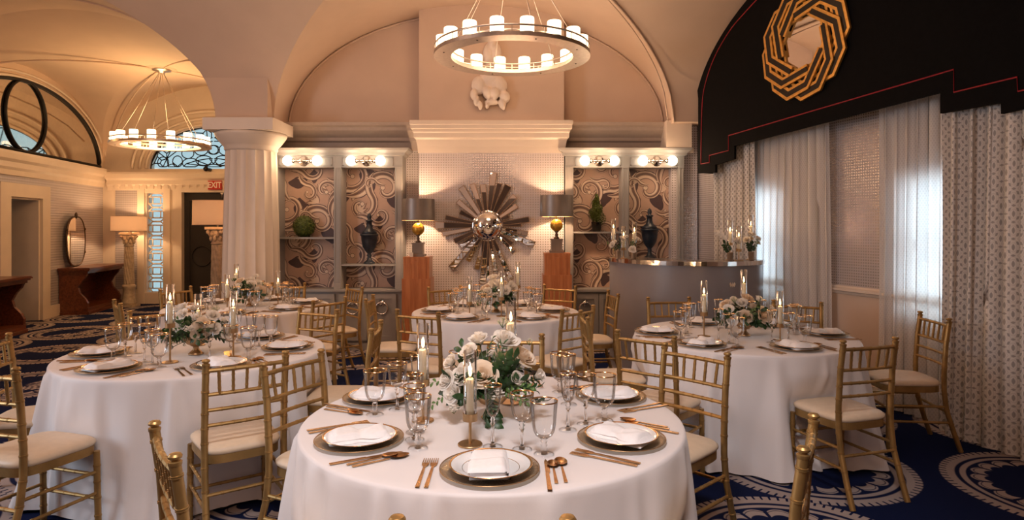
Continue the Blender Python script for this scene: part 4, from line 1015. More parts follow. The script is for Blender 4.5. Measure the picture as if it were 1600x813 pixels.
def build_chair_meshes():
    for sx in (-1, 1):
        m = MB(); x = sx * .188
        P = [(x * 1.03, -.295, 0), (x * 1.02, -.25, .13), (x, -.205, .28), (x, -.187, .42), (x, -.187, .55), (x, -.20, .75), (x, -.22, .895)]
        bamboo(m, P, .0165, (.12, .22, .33, .45, .58, .66, .74, .86, .965), 10)
        m.lathe([(.0165, .893), (.019, .898), (.019, .906), (.012, .909), (.012, .912), (.0185, .916), (.0195, .922), (.015, .928), (.001, .931)], 12, M=T(x, -.22, 0))
        CH['rear_leg', sx] = m.mesh('rear_leg', GOLD, sharp=38)
        m = MB(); bamboo(m, [(sx * .192, .185, 0), (sx * .188, .178, .415)], .0155, (.2, .42, .62, .82), 10); CH['leg', sx] = m.mesh('leg', GOLD, sharp=38)
    for k, (z, y) in enumerate(((.872, -.2165), (.752, -.2005), (.675, -.195), (.60, -.190))):
        m = MB(); c = .008; P = [(-.188, y, z), (-.09, y - c, z), (0, y - c * 1.3, z), (.09, y - c, z), (.188, y, z)]
        bamboo(m, P, .0095 if k else .011, (.2, .35, .5, .65, .8), 8, False); CH['back_rail', k] = m.mesh('back_rail', GOLD, sharp=38)
    for k in range(5):
        x = (k - 2) * .062; c = .0085; m = MB(); bamboo(m, [(x, -.2 - c, .752), (x * 1.06, -.2165 - c, .872)], .0078, (.25, .5, .75), 8, False); CH['spindle', k] = m.mesh('spindle', GOLD, sharp=38)
    def seat_pts(k, n=24, front=.20, back=.180, yf=.205, yb=-.195):
        P = []
        for i in range(n * 2):
            a = 2 * pi * i / (n * 2); e = .42; cx, cy = cos(a), sin(a)
            u, v = math.copysign(abs(cx) ** e, cx), math.copysign(abs(cy) ** e, cy)
            w_ = (front + back) / 2 + (front - back) / 2 * v
            P.append((u * w_ * k, (yf + yb) / 2 + v * (yf - yb) / 2 * k))
        return P
    m = MB(); m.prism(seat_pts(1), .405, .447); CH['seat_frame', 0] = m.mesh('seat_frame', GOLD, sharp=40)
    m = MB(); rings = [(1.0, .448), (1.035, .458), (1.03, .470), (.96, .482), (.80, .490), (.5, .494), (.2, .496)]
    vs, fs = [], []; n = 48
    for k, z in rings: vs += [(x, y, z) for x, y in seat_pts(k)]
    for j in range(len(rings) - 1):
        for i in range(n): fs.append((j * n + i, j * n + (i + 1) % n, (j + 1) * n + (i + 1) % n, (j + 1) * n + i))
    fs.append(tuple(range((len(rings) - 1) * n, len(rings) * n))); m.add(vs, fs, 0, True); CH['cushion', 0] = m.mesh('cushion', CUSHION)
    st = [((-.19, .183, .31), (-.188, -.215, .31)), ((.19, .183, .31), (.188, -.215, .31)), ((-.19, .183, .20), (-.19, -.235, .20)), ((.19, .183, .20), (.19, -.235, .20)),
          ((-.19, .183, .29), (.19, .183, .29)), ((-.19, .183, .17), (.19, .183, .17)), ((-.188, -.215, .27), (.188, -.215, .27)),]
    for k, (a, c) in enumerate(st): m = MB(); bamboo(m, [a, c], .009, (.2, .4, .6, .8), 8, False); CH['stretcher', k] = m.mesh('stretcher', GOLD, sharp=38)
build_chair_meshes()
SEATS = {}
def chair(mid, face, label, table):
    f = Vector(face).normalized(); o = Vector(mid) + f * .22
    t = thing('chiavari_chair', label, 'chair', (o.x, o.y, 0), atan2(f.y, f.x) - pi / 2, 'gold chiavari chairs')
    for (nm, k), me in CH.items(): put(nm, me, t)
    SEATS.setdefault(table, []).append((o.x, o.y, atan2(f.y, f.x)))
TAB = dict(front=(-.08, 2.72), left=(-2.04, 4.15), right=(1.72, 4.78), centre=(-.155, 6.10), column=(-2.68, 6.50))
def toward(tb, p, tw=0):
    v = Vector(TAB[tb]) - Vector(p); return (v.x * cos(tw) - v.y * sin(tw), v.x * sin(tw) + v.y * cos(tw))
for mid, face, tb, lb in (
    ((-.065, 1.41), (0, 1), 'front', 'gold chiavari chair showing only its finials at the bottom edge'),
    ((-1.06, 1.95), (.8, .6), 'front', 'gold chiavari chair seen edge-on at the bottom, left of the nearest table'),
    ((.937, 2.02), (-.87, .49), 'front', 'gold chiavari chair seen edge-on at the bottom, right of the nearest table'),
    ((.965, 3.38), (-.74, -.67), 'front', 'gold chiavari chair at the far right of the nearest table'),
    ((-1.08, 3.17), (.9, -.45), 'front', 'gold chiavari chair at the far left of the nearest table'),
    ((-.01, 3.815), (0, -1), 'front', 'gold chiavari chair mostly hidden behind the flowers of the nearest table'),
    ((-1.316, 3.18), (-.59, .81), 'left', 'gold chiavari chair, back to us, near right of the left table'),
    ((-.89, 4.2), (-1, -.05), 'left', 'gold chiavari chair seen edge-on behind the nearest table, facing the left table'),
    ((-1.52, 5.02), (-.43, -.9), 'left', 'gold chiavari chair at the far right of the left table'),
    ((-2.76, 4.98), toward('left', (-2.76, 4.98)), 'left', 'gold chiavari chair at the far left of the left table, rail seen above the glasses'),
    ((-2.98, 3.67), (.95, .25), 'left', 'gold chiavari chair by the left edge, at the far side of the left table'),
    ((-2.43, 2.96), (.3, .95), 'left', 'large gold chiavari chair cut by the left edge, nearest at the left table'),
    ((.80, 3.85), (.63, .78), 'right', 'gold chiavari chair at the near left of the right-hand table'),
    ((.53, 4.70), (1, .03), 'right', 'gold chiavari chair seen edge-on left of the right-hand table'),
    ((2.04, 3.65), (-.29, .957), 'right', 'gold chiavari chair in full view at the near right of the right-hand table'),
    ((3.06, 4.64), (-1, .1), 'right', 'gold chiavari chair right of the right-hand table beside the near drape'),
    ((1.42, 5.80), (.05, -1), 'right', 'gold chiavari chair behind the right-hand table in front of the grey bar'),
    ((2.45, 5.50), (-.45, -.9), 'right', 'gold chiavari chair behind the right-hand table before the far sheer curtain'),
    ((-.72, 4.87), (.44, .9), 'centre', 'gold chiavari chair, back to us, near left of the centre table'),
    ((.526, 5.08), (-.69, .73), 'centre', 'gold chiavari chair at the near right of the centre table'),
    ((-1.30, 5.84), (1, .05), 'centre', 'gold chiavari chair seen from the side left of the centre table'),
    ((.99, 6.27), (-1, -.1), 'centre', 'gold chiavari chair right of the centre table, before the right bookcase doors'),
    ((-.72, 6.85), (.51, -.86), 'centre', 'gold chiavari chair behind the centre table before the left pedestal'),
    ((.52, 6.98), (-.48, -.87), 'centre', 'gold chiavari chair behind the centre table before the right pedestal'),
    ((-1.62, 5.69), (-.86, .52), 'column', 'gold chiavari chair at the near right of the table by the fluted column'),
    ((-1.70, 6.91), (-.78, -.62), 'column', 'gold chiavari chair standing before the left bookcase doors'),
    ((-2.55, 7.30), (-.05, -1), 'column', 'gold chiavari chair behind the table by the fluted column'),
    ((-3.38, 5.48), (.78, .62), 'column', 'gold chiavari chair behind the left table, seen edge-on against the carpet'),
    ((-3.52, 6.70), (.9, -.35), 'column', 'gold chiavari chair left of the table by the fluted column, before the dark door')):
    chair(mid, face, lb, tb)

# ------------------------------------------------------------------ tables and cloths
TOPZ = .757; TR = .79
def cloth(c, seats, seed):
    r_ = random.Random(seed); ph = [r_.uniform(0, 6.28) for _ in range(8)]; NF = r_.choice((11, 12, 13))
    pleats = [(2 * pi * (q + r_.uniform(-.3, .3)) / 15, r_.uniform(.045, .10), r_.uniform(.03, .085), r_.uniform(.35, .9)) for q in range(15)]
    def near(a):
        return max([max(0, 1 - abs((a - atan2(sy - c[1], sx - c[0]) + pi) % (2 * pi) - pi) / .42) for sx, sy, _ in seats] + [0]) ** .5
    def pleat(a, t):
        d = 0
        for pa, w_, am, ex in pleats:
            x = (a - pa + pi) % (2 * pi) - pi; x -= .12 * (ex - .6) * t
            if abs(x) < .5: q = x / (w_ * (.5 + .7 * t)); d += am * (exp(-q * q) - .55 * exp(-((q - 1.7) / 1.1) ** 2) - .4 * exp(-((q + 1.9) / 1.2) ** 2)) * t ** ex
        return d
    NA = 360; prof = [(0.0, TOPZ), (.3, TOPZ), (.6, TOPZ), (.74, TOPZ), (TR - .012, TOPZ), (TR - .003, TOPZ - .003), (TR + .001, TOPZ - .012)]
    zs = [TOPZ - .03 - (TOPZ - .045) * (i / 22) for i in range(23)]
    vs, fs = [], []
    rows = len(prof) - 1 + len(zs)
    vs.append((0, 0, TOPZ))
    for i in range(NA):
        a = 2 * pi * i / NA
        for r, z in prof[1:]: vs.append((r * cos(a), r * sin(a), z))
        f1 = sin(NF * a + ph[0] + 1.1 * sin(2 * a + ph[1]) + .8 * sin(3 * a + ph[4])); f2 = sin((NF * 2 + 3) * a + ph[2] + sin(3 * a + ph[3])); big = sin(4 * a + ph[5])
        fold = (max(-.35, f1) ** 3 if f1 > 0 else f1 * .35)
        for z in zs:
            t = (TOPZ - z) / TOPZ
            r = TR + .002 + .075 * t ** 1.1 + (fold * .05 + f2 * .012 + big * .022) * t ** .65 * (.45 + .55 * t) + pleat(a, t) * 1.3 * (1 - .75 * near(a)) + .02 * max(0, t - .8) * 5 * (.6 + .4 * sin(7 * a + ph[6]))
            hit = 0
            # the seats hold the cloth back
            if z < .64:
                for sx, sy, fa in [q for q in seats if (q[0] - c[0]) ** 2 + (q[1] - c[1]) ** 2 > .80]:
                    dx, dy = r * cos(a) + c[0] - sx, r * sin(a) + c[1] - sy
                    u = dx * cos(fa) + dy * sin(fa); v_ = -dx * sin(fa) + dy * cos(fa)
                    if u < .225 and abs(v_) < .24 and u > -.3:
                        k = min(1, (.64 - z) / .17) * min(1, (.24 - abs(v_)) / .05)
                        need = .228 - u
                        ca = cos(a) * cos(fa) + sin(a) * sin(fa)     # move along the radius until clear of the seat
                        if ca < -.2: r -= min(.17, need / -ca) * k; hit = max(hit, k)
            vs.append((r * cos(a), r * sin(a), z + (.006 * sin(9 * a + ph[7]) if z < .05 else 0)))
    n = rows
    for i in range(NA):
        j = (i + 1) % NA; fs.append((0, 1 + i * n, 1 + j * n))
        for q in range(n - 1): fs.append((1 + i * n + q, 1 + i * n + q + 1, 1 + j * n + q + 1, 1 + j * n + q))
    m = MB(); m.add(vs, fs, 0, True); return m
TNAME = dict(front='the nearest table', left='the left table', right='the right-hand table', centre='the centre table', column='the table by the fluted column')
for k, (tb, c) in enumerate(TAB.items()):
    lb = dict(front='nearest round table under a white floor-length cloth', left='round table under a white floor-length cloth at the left', right='round table under a white floor-length cloth by the right-hand curtains',
              centre='round table under a white floor-length cloth before the sunburst mirror', column='round table under a white floor-length cloth by the fluted column')[tb]
    t = thing('round_table', lb, 'table', (c[0], c[1], 0), 0, 'round banquet tables')
    cloth(c, SEATS[tb], 20 + k).build('tablecloth', LINEN, t)
    m = MB(); m.lathe([(.001, .725), (.75, .725), (.75, .75), (.001, .75)], 40); m.lathe([(.28, 0), (.28, .02), (.05, .05), (.05, .725)], 20); m.build('tabletop', MAHOG, t)

# ------------------------------------------------------------------ place settings
def m_charger():
    m, nt, p = new_mat('champagne_ripple_glass'); nt.nodes.remove(p); (x, y, z), v = coords(nt)
    t = nt.nodes.new('ShaderNodeBsdfTransparent'); t.inputs[0].default_value = (.88, .84, .77, 1)
    g = nt.nodes.new('ShaderNodeBsdfGlossy'); g.inputs[0].default_value = (.86, .79, .70, 1); g.inputs['Roughness'].default_value = .16
    n = noise_n(nt, v, 55, 1); h = (y.atan2(x) * 60).sin() * .5 + n
    b = nt.nodes.new('ShaderNodeBump'); b.inputs['Strength'].default_value = .5; b.inputs['Distance'].default_value = .004
    nt.links.new(h.s, b.inputs['Height']); nt.links.new(b.outputs[0], g.inputs['Normal'])
    mx = nt.nodes.new('ShaderNodeMixShader'); mx.inputs[0].default_value = .34
    nt.links.new(t.outputs[0], mx.inputs[1]); nt.links.new(g.outputs[0], mx.inputs[2]); nt.links.new(mx.outputs[0], nt.nodes['Material Output'].inputs[0]); return m
CHARGER = m_charger()
W_ = {}
m = MB(); m.lathe([(.001, .003), (.10, .003), (.125, .005), (.15, .012), (.164, .016), (.165, .0175), (.15, .0145), (.125, .0075), (.10, .0055), (.001, .0055)], 64); W_['charger'] = m.mesh('charger', CHARGER)
m = MB(); m.tube([(.1645 * cos(2 * pi * i / 64), .1645 * sin(2 * pi * i / 64), .017) for i in range(64)], .0016, 5, closed=True); W_['charger_rim'] = m.mesh('gold_rim', BRASS)
m = MB(); m.lathe([(.001, .0), (.07, .0), (.075, .003), (.09, .004), (.115, .013), (.136, .0215), (.138, .023), (.136, .0235), (.114, .0155), (.092, .0075), (.085, .0065), (.001, .0065)], 56); W_['plate'] = m.mesh('dinner_plate', PLATE)
m = MB(); m.lathe([(.131, .0217), (.1365, .0243), (.1387, .0232), (.1375, .022)], 72, cap=False); m.lathe([(.094, .0088), (.0955, .0094)], 56, cap=False); W_['plate_rim'] = m.mesh('gold_rim', GOLDRIM)
def soft(mb, x0, y0, x1, y1, z0, h, fn=None, n=12, q=.014):
    def p(u, v):
        x, y = x0 + (x1 - x0) * u, y0 + (y1 - y0) * v
        e = min(1, min(u, 1 - u) * (x1 - x0) / q) ; g = min(1, min(v, 1 - v) * (y1 - y0) / q)
        k = sqrt(max(0, 1 - (1 - e) ** 2)) * sqrt(max(0, 1 - (1 - g) ** 2))
        return (x, y, z0 + (h + (fn(x, y) if fn else 0)) * k)
    mb.grid(p, n, n)
    mb.add([(x0, y0, z0), (x1, y0, z0), (x1, y1, z0), (x0, y1, z0)], [(3, 2, 1, 0)])
m = MB(); soft(m, -.065, -.105, .065, .115, 0, .016, lambda x, y: .003 * sin(20 * x + 9 * y)); soft(m, -.063, -.098, .060, .112, .013, .013, lambda x, y: .002 * sin(30 * y)); soft(m, -.070, -.103, .055, .00, .022, .014, lambda x, y: .004 * sin(25 * x)); W_['napkin0'] = m.mesh('napkin', NAPKIN)
def pinch(mb):
    for z0, k in ((0, 1.0), (.012, .9)):
        def p(u, v, top=1):
            a = (u - .5) * 2; c = (v - .5) * 2
            hw = (.066 - .016 * exp(-(a / .22) ** 2)) * k; y = a * .115 * k; x = c * hw + .008 * sin(a * 3)
            e = sqrt(max(0, 1 - abs(c) ** 6)) * sqrt(max(0, 1 - abs(a) ** 10))
            z = z0 + e * (.017 + .010 * abs(a) ** 1.5 - .006 * exp(-(a / .12) ** 2) + .004 * sin(c * 4 + a * 5))
            return (x, y, z if top else z0)
        mb.grid(lambda u, v: p(u, v), 20, 10)
        mb.grid(lambda u, v: p(1 - u, v, 0), 20, 2)
m = MB(); pinch(m); W_['napkin1'] = m.mesh('napkin', NAPKIN)
def handle(mb, y0, y1, w0, w1, z=.002):
    mb.prism([(-w0, y0), (w0, y0), (w1, y1), (-w1, y1)], z, z + .0032)
m = MB(); handle(m, -.125, .03, .0062, .0036); m.prism([(-.003, .03), (.003, .03), (.0105, .045), (.0115, .06), (-.0115, .06), (-.0105, .045)], .0022, .0046)
for i in range(4): x = -.0095 + i * .0063; m.prism([(x - .0016, .06), (x + .0016, .06), (x + .001, .10), (x - .001, .10)], .0024, .0046)
W_['fork'] = m.mesh('fork', COPPER)
m = MB(); handle(m, -.125, -.01, .0066, .0055); m.prism([(-.0045, -.01), (.0045, -.01), (.010, .01), (.0105, .06), (.008, .09), (.001, .112), (-.004, .09), (-.0045, .03)], .0022, .0042); W_['knife'] = m.mesh('knife', COPPER)
for nm, L, a, b_ in (('spoon', .105, .036, .0225), ('small_spoon', .095, .031, .020)):
    m = MB(); handle(m, -L, .03, .0060, .0032)
    vs, fs = [], []
    for j in range(5):
        f = j / 4
        for i in range(20):
            g = 2 * pi * i / 20; vs.append((b_ * f * cos(g) * (1 - .12 * sin(g)), .03 + a + a * f * sin(g), .002 + .0075 * f * f))
    for j in range(4):
        for i in range(20): fs.append((j * 20 + i, j * 20 + (i + 1) % 20, (j + 1) * 20 + (i + 1) % 20, (j + 1) * 20 + i))
    m.add(vs, fs, 0, True); W_[nm] = m.mesh('spoon', COPPER)
FOOT = [(.001, 0), (.036, 0), (.0365, .002), (.03, .0035), (.012, .007)]
GL = {}
GL['water_goblet'] = (FOOT + [(.0085, .013), (.0125, .019), (.0085, .026), (.0125, .033), (.0085, .040), (.0125, .047), (.009, .053), (.016, .058), (.001, .0605)],
    [(.002, .0612), (.016, .0585), (.030, .068), (.038, .083), (.0425, .105), (.0460, .15), (.0495, .192)])
GL['wine_glass'] = (FOOT + [(.006, .015), (.0048, .06), (.0052, .068), (.0105, .075), (.0065, .082), (.0115, .089), (.007, .095), (.012, .101), (.001, .1035)],
    [(.002, .104), (.012, .1015), (.025, .110), (.034, .126), (.0385, .145), (.0415, .175), (.0435, .206)])
GL['champagne_flute'] = (FOOT + [(.006, .015), (.0046, .07), (.005, .078), (.010, .085), (.006, .092), (.0105, .099), (.006, .105), (.010, .111), (.001, .113)],
    [(.002, .1135), (.010, .1115), (.019, .122), (.0245, .14), (.028, .165), (.031, .195), (.0345, .228)])
for k, (st, bw) in GL.items():
    m = MB(); m.lathe(bw, 28, cap=False, flute=lambda a, r, z: r * (1 + .012 * cos(a * 14))); W_[k] = m.mesh(k, GLASS)
    m = MB(); m.lathe(st[4:], 20, cap=False); m.lathe(st[1:5], 24, cap=False, mi=1); W_[k + '_stem'] = m.mesh('stem', [CRYSTAL, GLASS])
    r, z = bw[-1]; r0, z0 = bw[-2]; f = (.0045) / (z - z0)
    m = MB(); m.lathe([(r + (r0 - r) * f + .0004, z - .0045), (r + .0004, z + .0004), (r - .0006, z + .0004), (r + (r0 - r) * f - .0006, z - .0045)], 28, cap=False); W_[k + '_rim'] = m.mesh('gold_rim', GOLDRIM)
def setting(tb, place, cx, cy, seed, nap=1, ang=None):
    r_ = random.Random(seed); tc = TAB[tb]; d = Vector((tc[0] - cx, tc[1] - cy)); rz = (atan2(d.y, d.x) - pi / 2) if ang is None else ang
    Tn = dict(front='the nearest table', left='the left table', right='the right table', centre='the centre table', column='the column table')[tb]
    at_ = f'at the {place} place of {Tn}'; cr, sr = cos(rz), sin(rz); z = TOPZ + .0012
    def pl(nm, me, x, y, zz, rot, label, cat, grp):
        o = put(nm, W_[me], None, (cx + cr * x - sr * y, cy + sr * x + cr * y, z + zz), rz + rot, scale=1.1 if nm in ('fork', 'knife') else None); tag(o, label, cat, grp); return o
    o = pl('charger', 'charger', 0, 0, -.002, 0, f'champagne glass charger {at_}', 'charger', 'glass chargers'); put('gold_rim', W_['charger_rim'], o)
    o = pl('dinner_plate', 'plate', .004, .002, .0046, 0, f'white gold-rimmed plate {at_}', 'plate', 'dinner plates'); put('gold_rim', W_['plate_rim'], o)
    pl('napkin', f'napkin{nap}', .0, .0, .0118, r_.uniform(-.25, .25) if nap else .03, f'folded white napkin {at_}', 'napkin', 'napkins')
    j = lambda s=.05: r_.uniform(-s, s)
    pl('fork', 'fork', -.222 + j(.004), -.005 + j(.01), -.001, j(), f'outer gold fork {at_}', 'fork', 'forks')
    pl('fork', 'fork', -.190 + j(.003), .0 + j(.01), -.001, j(), f'inner gold fork {at_}', 'fork', 'forks')
    pl('knife', 'knife', .187 + j(.003), -.02 + j(.01), -.001, j(), f'gold knife {at_}', 'knife', 'knives')
    pl('spoon', 'small_spoon', .212 + j(.003), -.02 + j(.01), -.001, j(), f'smaller gold spoon {at_}', 'spoon', 'spoons')
    pl('spoon', 'spoon', .243 + j(.003), -.0 + j(.01), -.001, j(), f'larger gold spoon {at_}', 'spoon', 'spoons')
    for k, x, y, nm in (('water_goblet', .195, .145, 'water goblet'), ('wine_glass', .105, .195, 'wine glass'), ('champagne_flute', .0, .225, 'champagne flute')):
        o = pl(k, k, x + j(.012), y + j(.012), 0, j(1), f'gold-rimmed {nm} {at_}', 'glass', k.replace('_', ' ') + 's'); put('stem', W_[k + '_stem'], o); put('gold_rim', W_[k + '_rim'], o)
PLACES = dict(
    front=(('nearest', -.074, 2.115, 0), ('left near', -.575, 2.41, 1), ('left far', -.625, 3.0, 1), ('right near', .413, 2.418, 1), ('right far', .465, 3.02, 1), ('farthest', -.08, 3.30, 1)),
    left=(('nearest', -1.68, 3.70, 1), ('left near', -2.28, 3.62, 1), ('left far', -2.61, 4.05, 1), ('right near', -1.49, 4.25, 1), ('right far', -1.83, 4.66, 1), ('farthest', -2.40, 4.66, 1)),
    right=(('left near', 1.29, 4.36, 1), ('right near', 1.88, 4.24, 1), ('right far', 2.34, 4.78, 1), ('left far', 1.10, 4.87, 1), ('back left', 1.58, 5.33, 1), ('back right', 2.12, 5.24, 1)),
    centre=(('left far', -.70, 6.10, 1), ('left near', -.45, 5.60, 1), ('right near', .165, 5.63, 1), ('right far', .39, 6.14, 1), ('back left', -.47, 6.57, 1), ('back right', .08, 6.60, 1)),
    column=(('nearest', -2.64, 5.93, 1), ('right near', -2.19, 6.23, 1), ('right far', -2.18, 6.80, 1), ('farthest', -2.66, 7.06, 1), ('left far', -3.18, 6.78, 1), ('left near', -3.15, 6.22, 1)))
for q, (tb, L) in enumerate(PLACES.items()):
    for i, (pn, x, y, nap) in enumerate(L): setting(tb, pn, x, y, q * 10 + i, nap)

# ------------------------------------------------------------------ candles
hold = {}
def holder_mesh(hc):
    if hc not in hold:
        m = MB(); m.lathe([(.001, 0), (.046, 0), (.046, .004), (.044, .006), (.001, .006)], 28); m.lathe([(.0055, .005), (.0055, hc - .026)], 10); a = m.mesh('stand', BRASS, sharp=40)
        m = MB(); m.lathe([(.001, hc - .028), (.027, hc - .028), (.0275, hc), (.0255, hc), (.0255, hc - .022), (.001, hc - .022)], 24); c = m.mesh('cup', BRASS, sharp=40)
        m = MB(); m.lathe([(.0232, hc - .02), (.0232, hc + .23), (.0247, hc + .23), (.0247, hc - .02)], 24, cap=False); g = m.mesh('glass_chimney', GLASS)
        hold[hc] = (a, c, g)
    return hold[hc]
cnd = {}
def candle_mesh(h):
    if h not in cnd:
        m = MB(); m.lathe([(.001, 0), (.0135, 0), (.0135, h - .006), (.0115, h), (.006, h - .003), (.001, h - .004)], 14); m.lathe([(.004, h - .05), (.0055, h - .02), (.004, h - .002), (.001, h)], 8, M=T(-.0125, -.004, 0)); m.lathe([(.003, h - .07), (.0045, h - .04), (.003, h - .002), (.001, h)], 8, M=T(.010, -.009, 0)); a = m.mesh('candle', WAX)
        m = MB(); m.tube([(0, 0, h - .004), (.001, 0, h + .010)], .0012, 5); wk = m.mesh('wick', BLACK)
        m = MB(); m.lathe([(.001, h + .006), (.0045, h + .010), (.0068, h + .018), (.0062, h + .026), (.0035, h + .038), (.001, h + .050)], 12, cap=False); fl_ = m.mesh('flame', FLAME)
        cnd[h] = (a, wk, fl_)
    return cnd[h]
def candle(x, y, z, hc, hw, where, lit=1.0):
    a, c, g = holder_mesh(hc)
    o = put('candle_holder', a, None, (x, y, z)); tag(o, f'gold candle stand with glass chimney, {where}', 'candle holder', 'candle stands'); put('cup', c, o); put('glass_chimney', g, o)
    a, wk, fl_ = candle_mesh(hw); o = put('candle', a, None, (x, y, z + hc - .0215)); tag(o, f'lit ivory candle, {where}', 'candle', 'lit candles'); put('wick', wk, o); put('flame', fl_, o)
    lamp('candle_light', 'POINT', (x, y, z + hc - .022 + hw + .06), lit, WARM, .012)
Z1 = TOPZ + .0013
for tb, L in dict(front=((-.155, 2.37, .118, .15, 'nearest of the nearest table'), (-.37, 2.66, .175, .145, 'left of the roses on the nearest table'), (-.005, 2.93, .235, .155, 'behind the roses on the nearest table')),
                  left=((-2.03, 3.80, .235, .15, 'tallest on the left table'), (-1.72, 3.95, .18, .15, 'right of the roses on the left table'), (-2.14, 4.36, .118, .14, 'behind the roses on the left table')),
                  right=((1.41, 4.70, .18, .15, 'left of the roses on the right table'), (1.84, 5.08, .235, .145, 'behind the roses on the right table'), (1.91, 4.56, .118, .145, 'right of the roses on the right table')),
                  centre=((-.39, 5.87, .118, .13, 'left of the roses on the centre table'), (-.095, 5.75, .175, .15, 'before the roses on the centre table'), (.056, 6.22, .235, .15, 'behind the roses on the centre table')),
                  column=((-2.76, 6.20, .118, .15, 'before the roses on the column table'), (-2.92, 6.78, .18, .15, 'behind the roses on the column table'), (-2.42, 6.62, .118, .13, 'right of the roses on the column table'))).items():
    for x, y, hc, hw, wh in L: candle(x, y, Z1, hc, hw, wh, 1.3 if tb == 'front' else 1.1)
bz = BZ + .0015
for x, y, hc, hw, wh in ((1.11, 7.0, .20, .14, 'tallest at the left end of the bar'), (1.20, 6.88, .118, .14, 'nearest at the left end of the bar'), (1.325, 6.93, .165, .14, 'beside the blue urn on the bar'),
                         (2.235, 6.56, .18, .13, 'left one at the right end of the bar'), (2.29, 6.46, .118, .14, 'middle one at the right end of the bar'), (2.485, 6.66, .235, .135, 'tallest at the right end of the bar')):
    candle(x, y, bz, hc, hw, wh, .7)

# ------------------------------------------------------------------ flowers
def rose_mesh(seed, mt, open_=1.0, n=20):
    r_ = random.Random(seed); m = MB()
    m.ball((0, 0, .30), (.20, .20, .34), n=10, m=6)
    for i in range(n):
        t = i / (n - 1); a = i * 2.4 + r_.uniform(-.3, .3)
        rad = .13 + .55 * t ** 1.1 * open_; hgt = .86 - .26 * t * open_ + r_.uniform(-.04, .04); wrap = 1.25 - .35 * t; curl = .02 + .26 * t * open_
        def p(u, v):
            q = (u - .5) * 2; w_ = wrap * (.55 + .45 * sin(pi * min(1, v * .62 + .12))) * (1 - .25 * v * v * q * q)
            an = a + q * w_; rr = rad * (.25 + .75 * sin(pi / 2 * min(1, v * 1.15))) + curl * max(0, v - .62) * 2.4 * (1 - .35 * q * q)
            z = hgt * v ** .85 - .10 * t * q * q * v - (.22 * max(0, v - .75) * t * 2.2)
            rr += .012 * sin(q * 5 + i)
            return (rr * cos(an), rr * sin(an), z)
        m.grid(p, 6, 5)
    m.lathe([(.10, 0), (.24, .08), (.30, .22)], 10, cap=False, mi=1)
    return m.mesh('rose', [mt, LEAF])
ROSES = [rose_mesh(1, ROSE, 1.0, 22), rose_mesh(2, ROSE, .75, 18), rose_mesh(3, ROSE2, 1.15, 24), rose_mesh(4, ROSE, .5, 14)]
def sprig_mesh(seed, mt, nl=7, L=.12, lw=.018, ll=.045):
    r_ = random.Random(seed); m = MB(); P = [Vector((0, 0, 0)), Vector((0, .0, L * .5)), Vector((0, L * .18, L))]
    m.tube(P, [.0016, .0013, .0008], 5)
    for i in range(nl):
        f = .2 + .8 * i / (nl - 1); c = P[0].lerp(P[1], f * 2) if f < .5 else P[1].lerp(P[2], f * 2 - 1)
        sd = 1 if i % 2 else -1
        d = Vector((sd * .8 * (1 if i < nl - 1 else .1), .35, .45)).normalized(); s_ = d.cross(Vector((0, 1, -.3))).normalized(); nrm = s_.cross(d); k = r_.uniform(.8, 1.15)
        a = [c]; pts = [(0.25, .7, .004), (.55, 1, .007), (.8, .62, .003), (1, 0, -.004)]
        vs = [c]; 
        for q, w_, h in pts:
            o = c + d * ll * k * q + nrm * (-h)
            if w_ > 0: vs += [o - s_ * lw * .5 * w_ + nrm * .003, o, o + s_ * lw * .5 * w_ + nrm * .003]
            else: vs.append(o)
        m.add(vs, [(0, 2, 1), (0, 3, 2), (1, 2, 5, 4), (2, 3, 6, 5), (4, 5, 8, 7), (5, 6, 9, 8), (7, 8, 10), (8, 9, 10)], 0, True)
    return m.mesh('leaf_sprig', mt)
SPR_ = [sprig_mesh(1, LEAF, 8, .13, .034, .060), sprig_mesh(2, LEAF, 6, .10, .030, .055), sprig_mesh(3, LEAF2, 10, .16, .016, .034), sprig_mesh(4, LEAF, 12, .15, .010, .045)]
def cluster_mesh(seed, n, R0, r0, mt):
    r_ = random.Random(seed); m = MB()
    for i in range(n):
        z = r_.uniform(-.3, 1); a = r_.uniform(0, 6.28); s_ = sqrt(1 - z * z); p = Vector((s_ * cos(a), s_ * sin(a), z)) * R0 * r_.uniform(.75, 1.05)
        for k in range(4):
            g = k * pi / 2 + a; d = Vector((cos(g), sin(g), .5)) * r0; e = Vector((-sin(g), cos(g), .2)) * r0 * .6
            m.add([p, p + d * .6 - e, p + d, p + d * .6 + e], [(0, 1, 2, 3)])
        if i % 4 == 0: m.tube([Vector((0, 0, -R0)), p], .0006, 3, mi=1)
    return m.mesh('filler_blossom', [mt, LEAF2])
CLUS = [cluster_mesh(1, 46, .030, .0095, ROSE), cluster_mesh(2, 90, .026, .0035, mat('lace_flower', lin((226, 224, 190)), .6, var=.05))]
BOWL = MB(); BOWL.lathe([(.001, 0), (.043, 0), (.045, .006), (.036, .014), (.020, .030), (.016, .045), (.024, .055), (.050, .068), (.070, .092), (.074, .118), (.069, .118), (.064, .094), (.045, .074), (.001, .066)], 36, flute=lambda a, r, z: r * (1 + .035 * cos(a * 14)))
BOWLM = BOWL.mesh('footed_bowl', BRASS)
def orient(o, d, spin):
    q = Vector(d).normalized().to_track_quat('Z', 'Y'); o.rotation_mode = 'XYZ'; o.rotation_euler = (q.to_matrix() @ Matrix.Rotation(spin, 3, 'Z')).to_euler()
